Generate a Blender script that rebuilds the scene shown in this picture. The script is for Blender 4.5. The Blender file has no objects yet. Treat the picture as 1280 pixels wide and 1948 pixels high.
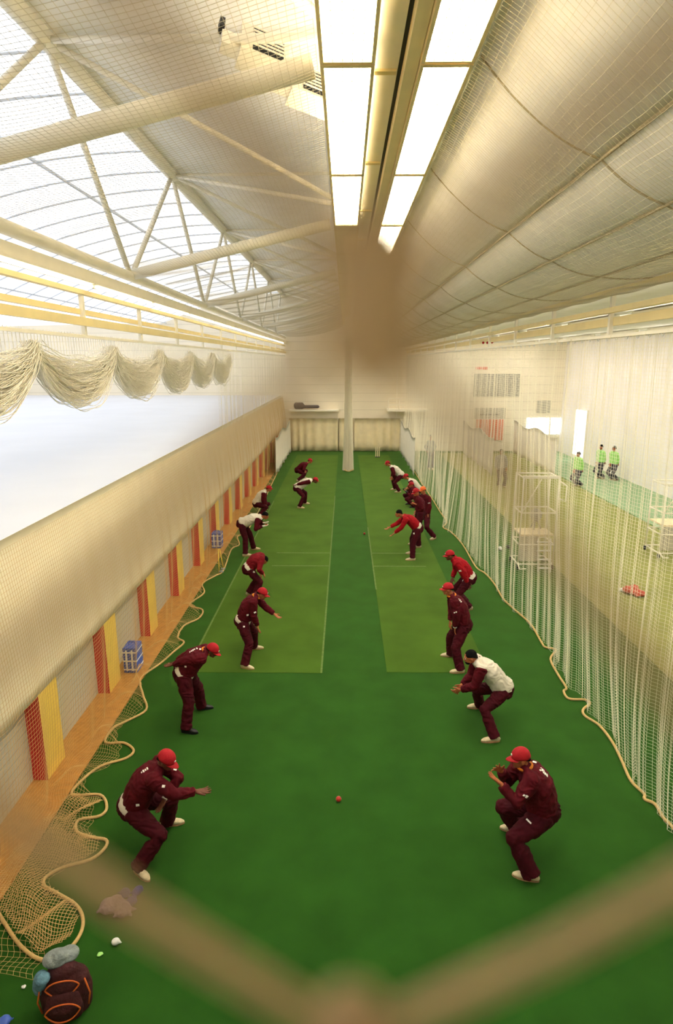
import bpy, bmesh, math, random
import numpy as np
from mathutils import Vector, Matrix
from mathutils import noise as mnoise
from mathutils.bvhtree import BVHTree
random.seed(7); np.random.seed(7)
S = bpy.context.scene
COL = S.collection
# ---------------------------------------------------------------- camera
H = 5.9                    # eye height of the gallery the photo is taken from (m)
K = H / 5.4
F, CX, CY = 1175.0, 640.0, 974.0
TH = math.atan(286 / F); YAW = math.atan(17 / F * math.cos(TH))
cam_d = bpy.data.cameras.new('camera'); cam = bpy.data.objects.new('camera', cam_d); COL.objects.link(cam)
cam.location = (0, 0, H); cam.rotation_euler = (math.pi / 2 - TH, 0, YAW)
cam_d.sensor_fit = 'VERTICAL'; cam_d.sensor_height = 36; cam_d.lens = F / 1948 * 36
cam_d.clip_start = 0.01; cam_d.clip_end = 400
cam_d.dof.use_dof = True; cam_d.dof.focus_distance = 10.0; cam_d.dof.aperture_fstop = 3.6
S.camera = cam
# ---------------------------------------------------------------- world, exposure
S.view_settings.view_transform = 'Standard'; S.view_settings.look = 'None'
S.view_settings.gamma = 1; S.view_settings.use_curve_mapping = False
S.view_settings.exposure = 0.66
S.cycles.use_denoising = True
S.cycles.max_bounces = 8; S.cycles.diffuse_bounces = 6; S.cycles.transparent_max_bounces = 8
W = bpy.data.worlds.new('world'); S.world = W; W.use_nodes = True
bg = W.node_tree.nodes['Background']; bg.inputs[0].default_value = (1.0, 0.93, 0.80, 1); bg.inputs[1].default_value = 0.32
LAMP = 17.0; SKY = .62; RAILLAMP = 4.0       # strengths: fluorescent fixtures, daylight panes, side strip lights

# ---------------------------------------------------------------- picture <-> place helpers
cf = Vector((-math.sin(YAW) * math.cos(TH), math.cos(YAW) * math.cos(TH), -math.sin(TH)))
cr = Vector((math.cos(YAW), math.sin(YAW), 0)); cu = cr.cross(cf)
EYE = Vector((0, 0, H))
def ray(px, py): return cf + cr * ((px - CX) / F) + cu * (-(py - CY) / F)
def gz(px, py, z=0.0):
    r = ray(px, py); return EYE + r * ((z - H) / r.z)
def gy(px, py, Y):
    r = ray(px, py); return EYE + r * (Y / r.y)

# ---------------------------------------------------------------- materials
MATS = {}
def mat(name, col, rough=.7, emit=None, bump=0, bscale=40, var=0, vscale=8, metal=0, spec=.3, wear=None):
    if name in MATS: return MATS[name]
    m = bpy.data.materials.new(name); m.use_nodes = True; nt = m.node_tree; b = nt.nodes['Principled BSDF']
    b.inputs['Base Color'].default_value = (*col, 1); b.inputs['Roughness'].default_value = rough
    b.inputs['Metallic'].default_value = metal; b.inputs['Specular IOR Level'].default_value = spec
    tc = nt.nodes.new('ShaderNodeTexCoord')
    if var:
        n = nt.nodes.new('ShaderNodeTexNoise'); n.inputs['Scale'].default_value = vscale; n.inputs['Detail'].default_value = 6
        nt.links.new(tc.outputs['Object'], n.inputs['Vector'])
        r = nt.nodes.new('ShaderNodeValToRGB')
        lo = tuple(c * (1 - var) for c in col); hi = tuple(min(1, c * (1 + var)) for c in col)
        r.color_ramp.elements[0].position = .3; r.color_ramp.elements[0].color = (*(wear or lo), 1)
        r.color_ramp.elements[1].position = .7; r.color_ramp.elements[1].color = (*hi, 1)
        nt.links.new(n.outputs['Fac'], r.inputs['Fac']); nt.links.new(r.outputs['Color'], b.inputs['Base Color'])
    if bump:
        n2 = nt.nodes.new('ShaderNodeTexNoise'); n2.inputs['Scale'].default_value = bscale; n2.inputs['Detail'].default_value = 4
        nt.links.new(tc.outputs['Object'], n2.inputs['Vector'])
        bp = nt.nodes.new('ShaderNodeBump'); bp.inputs['Strength'].default_value = bump; bp.inputs['Distance'].default_value = .02
        nt.links.new(n2.outputs['Fac'], bp.inputs['Height']); nt.links.new(bp.outputs['Normal'], b.inputs['Normal'])
    if emit:
        b.inputs['Emission Color'].default_value = (*emit[0], 1); b.inputs['Emission Strength'].default_value = emit[1]
    MATS[name] = m; return m
def lines_mat(name, col, dark, axis, pitch, width=.04, rough=.7, var=.05):
    """painted surface with thin joints every `pitch` metres along an axis"""
    m = mat(name, col, rough, var=var, vscale=.7); nt = m.node_tree; b = nt.nodes['Principled BSDF']
    tc = nt.nodes.new('ShaderNodeTexCoord'); sx = nt.nodes.new('ShaderNodeSeparateXYZ'); nt.links.new(tc.outputs['Object'], sx.inputs[0])
    d = nt.nodes.new('ShaderNodeMath'); d.operation = 'DIVIDE'; d.inputs[1].default_value = pitch
    fr = nt.nodes.new('ShaderNodeMath'); fr.operation = 'FRACT'; lt = nt.nodes.new('ShaderNodeMath'); lt.operation = 'LESS_THAN'; lt.inputs[1].default_value = width / pitch
    nt.links.new(sx.outputs['XYZ'.index(axis)], d.inputs[0]); nt.links.new(d.outputs[0], fr.inputs[0]); nt.links.new(fr.outputs[0], lt.inputs[0])
    mx = nt.nodes.new('ShaderNodeMix'); mx.data_type = 'RGBA'; src = b.inputs['Base Color'].links[0].from_socket
    nt.links.new(lt.outputs[0], mx.inputs['Factor']); nt.links.new(src, mx.inputs[6]); mx.inputs[7].default_value = (*dark, 1)
    nt.links.new(mx.outputs[2], b.inputs['Base Color']); return m

M_CARPET = mat('carpet green', (.018, .072, .009), .95, bump=.12, bscale=220, var=.16, vscale=1.6, spec=.05)
M_PITCH = mat('pitch mat green', (.050, .105, .011), .95, bump=.12, bscale=200, var=.16, vscale=1.2, spec=.05)
M_LANE = mat('olive lane matting', (.27, .25, .085), .95, bump=.1, bscale=200, var=.12, vscale=1.2, spec=.05)
M_PALE = mat('pale green flooring', (.30, .42, .24), .9, var=.08, vscale=1, spec=.1)
M_LINE = mat('crease paint', (.11, .18, .035), .8, var=.25, vscale=14)
M_CREAM = mat('cream painted steel', (.90, .84, .70), .5, var=.04, vscale=3)
M_YELLOW = mat('warm yellow painted rail', (.85, .70, .36), .5, var=.05, vscale=3)
M_WALLFAR = lines_mat('cream panelled wall', (.86, .77, .60), (.68, .60, .46), 'Z', .55, .03)
M_WALLR = lines_mat('white panelled wall', (.92, .87, .83), (.74, .70, .64), 'Y', 2.3, .04)
M_WALLL = lines_mat('grey white panelled wall', (.50, .50, .48), (.38, .38, .38), 'Z', .5, .03)
M_CEIL = mat('white ceiling lining', (.90, .88, .86), .8, var=.05, vscale=2)
M_FABRIC = mat('sagging ceiling fabric', (.86, .81, .74), .9, bump=.15, bscale=6, var=.05, vscale=3)
M_SEAM = mat('fabric seam', (.42, .34, .20), .8, var=.1)
M_GLAZE = mat('daylight roof pane', (.9, .93, 1), .4, emit=((.93, .96, 1.0), SKY), var=.03, vscale=2)
M_RIB = mat('glazing bar', (.62, .64, .68), .5, var=.05)
M_ROOFW = mat('white flat roof', (.64, .64, .66), .7, var=.03, vscale=.5, bump=.2, bscale=2)
M_FASCIA = mat('cream fascia', (.88, .79, .60), .8, var=.05, vscale=1.5)
M_GREYP = lines_mat('grey wall panel', (.50, .47, .38), (.36, .33, .27), 'Z', .12, .012)
M_RED = mat('red paint', (.62, .035, .04), .6, var=.08, vscale=6)
M_PYEL = mat('yellow paint', (.80, .56, .10), .6, var=.06, vscale=5)
M_TIMBER = mat('orange timber ledge', (.52, .245, .055), .6, var=.14, vscale=9, bump=.1)
M_NET = mat('cream netting cord', (.92, .85, .66), .8, var=.05, vscale=20)
M_NETC = mat('ceiling netting cord', (.62, .54, .38), .8, var=.05, vscale=20)
M_NETD = mat('tan netting cord', (.66, .43, .17), .8, var=.08, vscale=20)
M_NETN = mat('weathered netting cord', (.42, .29, .15), .9, var=.1, vscale=60)
M_ROPE = mat('ochre rope', (.62, .42, .17), .85, bump=.5, bscale=150, var=.12, vscale=30)
M_LAMP = mat('lamp diffuser', (.95, .93, .8), .5, emit=((1.0, .93, .76), LAMP), var=.02)
M_FILLAMP = mat('fill lamp diffuser', (.95, .93, .85), .5, emit=((1.0, .95, .88), 34), var=.02)  # glow of the added fill lamps over the right lanes
M_LAMPOFF = mat('unlit diffuser', (.84, .74, .52), .5, var=.03)
M_RAILLAMP = mat('side lamp tube', (.95, .93, .8), .5, emit=((1.0, .88, .62), RAILLAMP), var=.02)
M_FRAME = mat('lamp frame', (.74, .60, .30), .5, var=.05)
M_DARK = mat('dark slot', (.03, .028, .022), .6, var=.1)
M_BLACK = mat('black plastic', (.012, .012, .014), .45, var=.1)
M_CURT = mat('cream curtain cloth', (.86, .72, .46), .9, bump=.1, bscale=30, var=.06, vscale=3)
M_SHEET = mat('white canvas', (.84, .78, .68), .85, bump=.1, bscale=30, var=.04, vscale=3)
M_MAROON = mat('maroon fabric', (.078, .0024, .007), .8, bump=.55, bscale=11, var=.22, vscale=9, spec=.15)
M_MAROOND = mat('maroon trousers', (.050, .0018, .006), .8, bump=.5, bscale=10, var=.22, vscale=8, spec=.15)
M_REDTOP = mat('red fabric', (.30, .004, .009), .8, bump=.5, bscale=11, var=.15, vscale=8, spec=.15)
M_CAP = mat('red cap cloth', (.36, .003, .010), .7, bump=.2, bscale=60, var=.08, vscale=20)
M_CAPO = mat('orange cap cloth', (.75, .14, .03), .7, bump=.2, bscale=60, var=.08, vscale=20)
M_WHITE = mat('white cloth', (.66, .60, .49), .8, bump=.4, bscale=11, var=.06, vscale=8)
M_MARK = mat('white embroidery', (.85, .80, .74), .8, var=.1, vscale=60)
M_ORANGE = mat('orange collar', (.62, .18, .012), .7, var=.08, vscale=30)
M_SKIN = mat('brown skin', (.38, .115, .045), .55, bump=.1, bscale=80, var=.1, vscale=14)
M_SKIND = mat('dark brown skin', (.13, .042, .020), .55, bump=.1, bscale=80, var=.1, vscale=14)
M_HAIR = mat('black hair', (.008, .007, .007), .8, bump=.8, bscale=120, var=.2)
M_SHOE = mat('cream shoe leather', (.60, .50, .32), .5, bump=.2, bscale=50, var=.12, vscale=22)
M_SHOEB = mat('black shoe leather', (.012, .010, .012), .4, var=.1)
M_SOLE = mat('shoe sole', (.42, .24, .12), .7, var=.15, vscale=30)
M_GREYC = mat('grey cloth', (.30, .30, .28), .85, bump=.5, bscale=12, var=.1)
M_GREENC = mat('light green cloth', (.40, .78, .22), .85, bump=.5, bscale=12, var=.1)
M_DKC = mat('dark cloth', (.07, .06, .07), .85, bump=.5, bscale=12, var=.1)
M_EYE = mat('eye white', (.7, .66, .6), .3, var=.02)
M_BALL = mat('red ball leather', (.45, .03, .02), .4, var=.15, vscale=40)
M_BLUE = mat('blue plastic', (.06, .12, .48), .4, var=.1)
M_WHITEP = mat('white plastic', (.80, .80, .78), .5, var=.05)
M_BOARD = mat('grey board print', (.52, .47, .36), .7, var=.1)
M_GREYTX = mat('board characters', (.24, .22, .18), .7, var=.1)
M_REDB = mat('red board print', (.75, .16, .09), .7, var=.08)
M_WIN = mat('daylight window pane', (.9, .95, 1), .3, emit=((.85, .93, 1.0), 1.0), var=.02)

for m_ in (M_CARPET, M_PITCH, M_LANE):
    b_ = m_.node_tree.nodes['Principled BSDF']; b_.inputs['Sheen Weight'].default_value = .22; b_.inputs['Sheen Roughness'].default_value = .45; b_.inputs['Sheen Tint'].default_value = (.55, .9, .25, 1)
M_HAIR.node_tree.nodes['Principled BSDF'].inputs['Specular IOR Level'].default_value = .05
M_SWAG = mat('skylit cream netting', (.96, .90, .76), .8, var=.04, vscale=20)  # brighter copy of the net cream; skylight from behind put into the colour
# ---------------------------------------------------------------- mesh helpers
def link(name, me, m, parent=None, smooth=False):
    o = bpy.data.objects.new(name, me); COL.objects.link(o)
    for mm in (m if isinstance(m, (list, tuple)) else [m]): me.materials.append(mm)
    if smooth: me.polygons.foreach_set('use_smooth', [True] * len(me.polygons))
    if parent:
        o.parent = parent; o.matrix_parent_inverse = parent.matrix_world_inv if hasattr(parent, 'matrix_world_inv') else Matrix.Translation(parent.location).inverted()
    return o
class MB:
    def __init__(s): s.V = []; s.F = []; s.M = []
    def add(s, V, F, mi=0):
        b = len(s.V); s.V += [tuple(v) for v in V]; s.F += [tuple(i + b for i in f) for f in F]; s.M += [mi] * len(F); return s
    def box(s, lo, hi, mi=0, rot=None, c=None):
        x0, y0, z0 = lo; x1, y1, z1 = hi
        V = [(x0, y0, z0), (x1, y0, z0), (x1, y1, z0), (x0, y1, z0), (x0, y0, z1), (x1, y0, z1), (x1, y1, z1), (x0, y1, z1)]
        if rot is not None:
            c = Vector(c) if c is not None else (Vector(lo) + Vector(hi)) / 2
            V = [c + rot @ (Vector(v) - c) for v in V]
        return s.add(V, [(0, 3, 2, 1), (4, 5, 6, 7), (0, 1, 5, 4), (1, 2, 6, 5), (2, 3, 7, 6), (3, 0, 4, 7)], mi)
    def tube(s, pts, r, n=8, mi=0, lat=None, caps=True, roundcap=False):
        """r: number, list of numbers, or list of (ru, rv); lat: direction of ru"""
        pts = [Vector(p) for p in pts]; k = len(pts)
        if not isinstance(r, (list, tuple)): r = [r] * k
        rr = [(q if isinstance(q, (list, tuple)) else (q, q)) for q in r]
        if roundcap:
            d0 = (pts[0] - pts[1]).normalized(); d1 = (pts[-1] - pts[-2]).normalized()
            pre = []; post = []
            for a in (80, 55, 28):
                t = math.radians(a); c, s_ = math.cos(t), math.sin(t)
                pre.append((pts[0] + d0 * min(rr[0]) * s_, (rr[0][0] * c, rr[0][1] * c)))
            for a in (28, 55, 80):
                t = math.radians(a); c, s_ = math.cos(t), math.sin(t)
                post.append((pts[-1] + d1 * min(rr[-1]) * s_, (rr[-1][0] * c, rr[-1][1] * c)))
            pts = [p for p, _ in pre] + pts + [p for p, _ in post]; rr = [q for _, q in pre] + rr + [q for _, q in post]; k = len(pts)
        V = []; u = None
        for i, p in enumerate(pts):
            t = (pts[min(i + 1, k - 1)] - pts[max(i - 1, 0)])
            if t.length < 1e-9: t = Vector((0, 0, 1))
            t.normalize()
            if lat is not None: u = Vector(lat) - t * t.dot(Vector(lat))
            elif u is None: u = t.cross(Vector((0, 0, 1)) if abs(t.z) < .9 else Vector((0, 1, 0)))
            else: u = u - t * t.dot(u)
            if u.length < 1e-6: u = t.cross(Vector((.3, 1, .2)))
            u.normalize(); v = t.cross(u)
            for j in range(n):
                a = 2 * math.pi * j / n; V.append(p + u * math.cos(a) * rr[i][0] + v * math.sin(a) * rr[i][1])
        Fc = [(i * n + j, i * n + (j + 1) % n, (i + 1) * n + (j + 1) % n, (i + 1) * n + j) for i in range(k - 1) for j in range(n)]
        if caps: Fc += [tuple(range(n - 1, -1, -1)), tuple((k - 1) * n + j for j in range(n))]
        return s.add(V, Fc, mi)
    def ball(s, c, r, R=None, n=14, mi=0):
        """ellipsoid, r = (rx, ry, rz), R = 3x3 rotation"""
        if not isinstance(r, (list, tuple)): r = (r, r, r)
        m = n // 2; V = []; Fc = []
        for i in range(m + 1):
            t = math.pi * i / m
            for j in range(n):
                a = 2 * math.pi * j / n; p = Vector((r[0] * math.sin(t) * math.cos(a), r[1] * math.sin(t) * math.sin(a), r[2] * math.cos(t)))
                V.append(Vector(c) + (R @ p if R is not None else p))
        for i in range(m):
            for j in range(n):
                a, b = i * n + j, i * n + (j + 1) % n
                Fc.append((a, a + n, b + n, b))
        return s.add(V, Fc, mi)
    def build(s, name, m, parent=None, smooth=False, bevel=0):
        me = bpy.data.meshes.new(name); me.from_pydata(s.V, [], s.F); me.update()
        o = link(name, me, m, parent, smooth)
        if any(s.M): me.polygons.foreach_set('material_index', s.M)
        if bevel:
            bm = bmesh.new(); bm.from_mesh(me); bmesh.ops.bevel(bm, geom=bm.edges[:], offset=bevel, segments=2, affect='EDGES', profile=.5); bm.to_mesh(me); bm.free()
        return o
    def fuse(s, name, m, parent=None, voxel=.012, smooth=4, fac=.5, folds=0):
        """one continuous watertight surface out of overlapping limbs"""
        me = bpy.data.meshes.new('t'); me.from_pydata(s.V, [], s.F); me.update()
        bm = bmesh.new(); bm.from_mesh(me); bmesh.ops.remove_doubles(bm, verts=bm.verts, dist=1e-6); bmesh.ops.recalc_face_normals(bm, faces=bm.faces); bm.to_mesh(me); bm.free()
        t = bpy.data.objects.new('t', me); COL.objects.link(t)
        r = t.modifiers.new('r', 'REMESH'); r.mode = 'VOXEL'; r.voxel_size = voxel; r.use_smooth_shade = True
        if smooth: q = t.modifiers.new('s', 'SMOOTH'); q.factor = fac; q.iterations = smooth
        dg = bpy.context.evaluated_depsgraph_get(); out = bpy.data.meshes.new_from_object(t.evaluated_get(dg))
        bpy.data.objects.remove(t); bpy.data.meshes.remove(me); out.name = name
        if folds:
            out.update()
            ns = [v.normal.copy() for v in out.vertices]; cs = [v.co.copy() for v in out.vertices]; new = []
            for c, nv in zip(cs, ns):
                q = mnoise.noise(Vector((c.x * 7, c.y * 7, c.z * 13 + 3 * mnoise.noise(c * 5)))); q2 = mnoise.noise(c * 26)
                new.extend(c + nv * folds * ((1 - 2.2 * abs(q)) * 1.1 + .35 * q2 - .35))
            out.vertices.foreach_set('co', new); out.update()
        return link(name, out, m, parent, True)
def empty(name, loc, rz=0):
    o = bpy.data.objects.new(name, None); COL.objects.link(o); o.location = loc; o.rotation_euler = (0, 0, rz); o.empty_display_size = .1; return o
def tag(o, label, cat, group=None, kind=None):
    o['label'] = label; o['category'] = cat
    if group: o['group'] = group
    if kind: o['kind'] = kind
    return o
def struct(o, label=None):
    o['kind'] = 'structure'
    if label: o['label'] = label
    return o
def prisms(name, lines, r, m, parent=None, n=3):
    """many thin cords in one mesh; lines: list of (k,3) arrays of points"""
    Vs = []; Fs = []; base = 0
    ang = np.arange(n) * 2 * np.pi / n
    for L in lines:
        L = np.asarray(L, float); k = len(L)
        t = np.gradient(L, axis=0); t /= np.linalg.norm(t, axis=1)[:, None] + 1e-12
        ref = np.array([0, 0, 1.]) if abs(t[:, 2].mean()) < .8 else np.array([0, 1., 0])
        u = np.cross(t, ref); u /= np.linalg.norm(u, axis=1)[:, None] + 1e-12; v = np.cross(t, u)
        P = L[:, None, :] + r * (np.cos(ang)[None, :, None] * u[:, None, :] + np.sin(ang)[None, :, None] * v[:, None, :])
        Vs.append(P.reshape(-1, 3))
        i = np.arange(k - 1)[:, None] * n; j = np.arange(n)[None, :]; j2 = (j + 1) % n
        Fs.append((np.stack([i + j, i + j2, i + n + j2, i + n + j], -1).reshape(-1, 4)) + base); base += k * n
    V = np.concatenate(Vs); Fc = np.concatenate(Fs)
    me = bpy.data.meshes.new(name); me.vertices.add(len(V)); me.vertices.foreach_set('co', V.ravel())
    me.loops.add(Fc.size); me.loops.foreach_set('vertex_index', Fc.ravel().astype(np.int32))
    me.polygons.add(len(Fc)); me.polygons.foreach_set('loop_start', (np.arange(len(Fc)) * 4).astype(np.int32))
    me.update(calc_edges=True); me.validate()
    return link(name, me, m, parent)
def sheet(name, P, m, parent=None, thick=.01, smooth=True):
    """thick cloth from a grid of points P[i][j]"""
    P = np.asarray(P, float); a, b = P.shape[:2]
    du = np.gradient(P, axis=0); dv = np.gradient(P, axis=1); nn = np.cross(du, dv); nn /= np.linalg.norm(nn, axis=2)[..., None] + 1e-9
    A = (P + nn * thick / 2).reshape(-1, 3); B = (P - nn * thick / 2).reshape(-1, 3); o = a * b; Fc = []
    for i in range(a - 1):
        for j in range(b - 1):
            q = (i * b + j, (i + 1) * b + j, (i + 1) * b + j + 1, i * b + j + 1); Fc.append(q); Fc.append(tuple(x + o for x in q[::-1]))
    for i in range(a - 1):
        for j in (0, b - 1):
            q = (i * b + j, (i + 1) * b + j); Fc.append((q[0], q[1], q[1] + o, q[0] + o))
    for j in range(b - 1):
        for i in (0, a - 1):
            q = (i * b + j, i * b + j + 1); Fc.append((q[0], q[1], q[1] + o, q[0] + o))
    me = bpy.data.meshes.new(name); me.from_pydata([tuple(v) for v in np.concatenate([A, B])], [], Fc); me.update()
    return link(name, me, m, parent, smooth)
ORD = ['first', 'second', 'third', 'fourth', 'fifth', 'sixth', 'seventh', 'eighth', 'ninth', 'tenth', 'eleventh', 'twelfth', 'thirteenth', 'fourteenth', 'fifteenth', 'sixteenth']
XN = 3.65 * K            # the two side nets of the lane
YF = 38.3 * K            # far wall
XR = 13.2 * K            # right wall
XL = -24.0 * K           # left wall
YB = -2.0                # wall behind the gallery

# ================================================================ setting
struct(MB().box((-4.6 * K, YB, -.2), (XR + .3, YF + .3, 0)).build('floor', M_CARPET))
struct(MB().box((5.7 * K, 3, -.002), (10.4 * K, YF - 1, .004)).build('floor', M_LANE))
struct(MB().box((10.45 * K, 3, -.002), (XR, YF - .1, .006)).build('floor', M_PALE))
struct(MB().box((XL, YF, 0), (XR + .3, YF + .3, 11)).build('wall_far', M_WALLFAR))
struct(MB().box((XR, YB, 0), (XR + .3, YF, 8.6)).build('wall_right', M_WALLR))
struct(MB().box((XL - .3, YB, 0), (XL, YF + .3, 11)).build('wall_left', M_WALLL))
struct(MB().box((XL, YB - .3, 0), (XR + .3, YB, 11)).build('wall_back', M_CEIL))
struct(MB().box((-4.3 * K, YB, 4.0), (XR, -1.0, 4.2)).build('floor', M_CREAM))
# low building along the left side: recessed wall, fascia, flat roof, timber ledge, two tone pillars
ZR = 3.4 * K
struct(MB().box((-4.3 * K, .2, 0), (-4.1 * K, YF, 1.35 * K)).build('wall_left', M_GREYP))
struct(MB().box((XL, .2, ZR - .15), (-3.97 * K, YF, ZR)).build('ceiling', M_ROOFW))
fz = []
for i in range(60):
    y = .2 + (YF - .2) * i / 59; row = []
    for j in range(13):
        t = j / 12; z = ZR * (1 - t) + 1.29 * K * t
        x = -3.97 * K + .07 * K * t + .06 * math.sin(math.pi * t) + .012 * math.sin(t * 26)
        row.append((x, y, z))
    fz.append(row)
struct(sheet('wall_left', fz, M_FASCIA, thick=.03))
struct(MB().box((-4.35 * K, .2, 1.25 * K), (-3.93 * K, YF, 1.31 * K)).build('trim_1', M_FASCIA))
struct(MB().box((-4.12 * K, .2, 0), (-3.53 * K, YF - .05, .035), ).build('trim_2', M_TIMBER, bevel=.01))
for i in range(14):
    y = (7.05 + 2.2 * (i - 0)) * K - .02
    mb = MB().box((-4.1 * K, y, .03), (-3.9 * K, y + .5 * K, 1.28 * K), 0); mb.M[-6:] = [0, 0, 1, 0, 0, 0]
    struct(mb.build('trim_%d' % (i + 3), [M_PYEL, M_RED]))
struct(MB().box((-4.3 * K, .2, 1.3 * K), (-4.2 * K, YF, ZR - .15)).build('wall_left', M_CREAM))

# pitch mats with crease lines
def mat_strip(x0, x1, y0, y1, label):
    o = tag(MB().box((x0, y0, 0), (x1, y1, .006)).build('pitch_mat', M_PITCH), label, 'pitch mat', 'artificial pitch mats')
    return o
pmL = mat_strip(-2.86 * K, -.41 * K, 10.02 * K, 36.5 * K, 'yellowish green artificial pitch mat in the left lane with a pale crease')
pmR = mat_strip(.76 * K, 2.58 * K, 10.07 * K, 36.5 * K, 'yellowish green artificial pitch mat in the right lane')
for pm, xa, xb in ((pmL, -1.98, -.42), (pmR, .77, 2.2)):
    for yy in (15.93, 17.1):
        MB().box((xa * K, yy * K, .005), (xb * K, (yy + .06) * K, .008)).build('crease_line', M_LINE, pm)
for pm, xx, ya, yb in ((pmL, -.43, 10.02, 25), (pmR, .75, 14.2, 20), (pmL, -2.85, 10.5, 24)):
    MB().box((xx * K, ya * K, .005), ((xx + .035) * K, yb * K, .008)).build('side_line', M_LINE, pm)

# ================================================================ roof
ZU, ZL = 9.2 * K, 6.8 * K
# daylight vault left of the ridge chord
gl = []
for i in range(40):
    y = YB + (YF - YB) * i / 39; row = []
    for j in range(15):
        x = -3.55 * K - (XL + 3.55 * K) * -j / 14 if False else -3.55 * K + (XL + 3.55 * K) * j / 14
        d = (-3.55 * K - x); row.append((x, y, ZU + .15 - .030 * d * d if d < 7.8 else ZU + .15 - .030 * 7.8 ** 2 - (d - 7.8) * .02))
    gl.append(row)
struct(sheet('window_1', gl, M_GLAZE, thick=.02))
for i in range(30):
    y = (1.3 + i * 1.3) * K; pts = []
    for j in range(12):
        d = 8.2 * j / 11; pts.append((-3.55 * K - d, y, ZU + .11 - .030 * d * d))
    struct(MB().tube(pts, .022, 6).build('trim_%d' % (20 + i), M_RIB))
for i, d in enumerate((2.6, 5.2, 7.8)):
    struct(MB().box((-3.55 * K - d - .03, YB, ZU + .08 - .03 * d * d), (-3.55 * K - d + .03, YF, ZU + .13 - .03 * d * d)).build('trim_%d' % (60 + i), M_RIB))
# lining between the ridge chord and the middle
struct(MB().box((-3.6 * K, YB, ZU + .1), (.2 * K, YF, ZU + .2)).build('ceiling', M_CEIL))
struct(MB().box((.2 * K, YB, 8.1 * K), (.3 * K, YF, ZU + .2)).build('ceiling', M_CEIL))
# truss: ridge chord, lower chord, webs
tr = empty('roof_truss', (-XN, 0, ZL)); tag(tr, 'cream tubular zigzag roof truss under the daylight roof on the left', 'roof truss')
MB().tube([(-XN, YB, ZU), (-XN, YF, ZU)], .13, 12).build('upper_chord', M_CREAM, tr, True)
MB().tube([(-XN, YB, ZL), (-XN, YF, ZL)], .09, 12).build('lower_chord', M_CREAM, tr, True)
nodesU = [(3.0 + 5.6 * i) * K for i in range(7)]; nodesL = [(5.45 + 5.65 * i) * K for i in range(6)]
for i, yu in enumerate(nodesU):
    for yl in nodesL:
        if abs(yl - yu) < 3.4 * K:
            MB().tube([(-XN, yl, ZL), (-XN, yu, ZU)], .05, 10).build('web_tube', M_CREAM, tr, True)
for i, yl in enumerate(nodesL):
    o = MB().tube([(-XN, yl, ZL + .03), (-.26 * K, yl, 7.62 * K)], .095, 14).build('tie_beam', M_CREAM, None, True)
    tag(o, 'thick cream tubular tie beam under the left roof, %s from the camera' % ORD[i], 'beam', 'tie beams of the left roof')
for i, yu in enumerate(nodesU):
    b = empty('roof_brace', (-XN, yu, ZU)); tag(b, 'slender tubes fanning right from the ridge beam, %s set from the camera' % ORD[i], 'brace', 'ridge brace tubes')
    MB().tube([(-XN, yu, ZU), (-.3 * K, yu, ZU + .02)], .035, 8).build('cross_tube', M_CREAM, b, True)
    for yl in (yu + 2.6 * K, yu - 2.6 * K):
        if yl < YF - 1: MB().tube([(-XN, yu, ZU), (-.25 * K, yl, 8.05 * K)], .045, 8).build('diagonal_tube', M_CREAM, b, True)

# middle beam between the two lamp rows
cb = empty('ceiling_beam', (.35 * K, 0, 7.6 * K)); tag(cb, 'long cream box beam with a dark slot between the two lamp rows', 'beam')
MB().box((.21 * K, YB, 7.62 * K), (.40 * K, YF, 7.85 * K)).build('tray', M_CREAM, cb)
MB().box((.40 * K, YB, 7.64 * K), (.435 * K, YF, 8.1 * K)).build('dark_slot', M_DARK, cb)
MB().box((.435 * K, YB, 7.52 * K), (.53 * K, YF, 7.9 * K)).build('side_rail', M_YELLOW, cb)
for i in range(16):
    y = (3.2 + 2.3 * i) * K; MB().box((.22 * K, y, 7.6 * K), (.39 * K, y + .07, 7.63 * K)).build('cross_strap', M_YELLOW, cb)
# lamp rows
LSP = 2.72 * K
def lamp(x0, x1, y0, z, lit, label, group):
    e = empty('fluorescent_light', ((x0 + x1) / 2, y0, z)); tag(e, label, 'light', group)
    y1 = y0 + LSP - .03; w = .022
    fr = MB()
    fr.box((x0 - w, y0, z - .03), (x0 + w * .3, y1, z + .09)).box((x1 - w * .3, y0, z - .03), (x1 + w, y1, z + .09))
    fr.box((x0, y0, z - .025), (x1, y0 + .05, z + .06)).box((x0, y1 - .02, z - .025), (x1, y1, z + .06)).box((x0 + .09, y0, z + .07), (x1 - .09, y1, z + .09))  # last box: unseen top plate, added to cut the light thrown up
    fr.build('frame', M_FRAME, e)
    MB().box((x0 + .01, y0 + .05, z), (x1 - .01, y1 - .02, z + .05)).build('diffuser', M_LAMP if lit else M_LAMPOFF, e)
    g = MB()
    nx = 5
    for k in range(1, nx): xx = x0 + (x1 - x0) * k / nx; g.box((xx - .0025, y0 + .03, z - .02), (xx + .0025, y1, z - .014))
    yy = y0 + .1
    while yy < y1: g.box((x0, yy, z - .02), (x1, yy + .004, z - .014)); yy += .1
    g.build('guard_grid', M_YELLOW, e)
ZLP = 7.5 * K
YJ = 5.11 * K - LSP   # joint positions
for i in range(13):
    y0 = YJ + LSP * i - .02
    if y0 + LSP > YF: break
    lamp(-.17 * K, .185 * K, y0, ZLP, i < 3, '%s long ceiling lamp of the left row counting from the camera' % ORD[i], 'left ceiling lamp row')
    lamp(.555 * K, .895 * K, y0, ZLP, True, '%s long ceiling lamp of the right row counting from the camera' % ORD[i], 'right ceiling lamp row')

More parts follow.
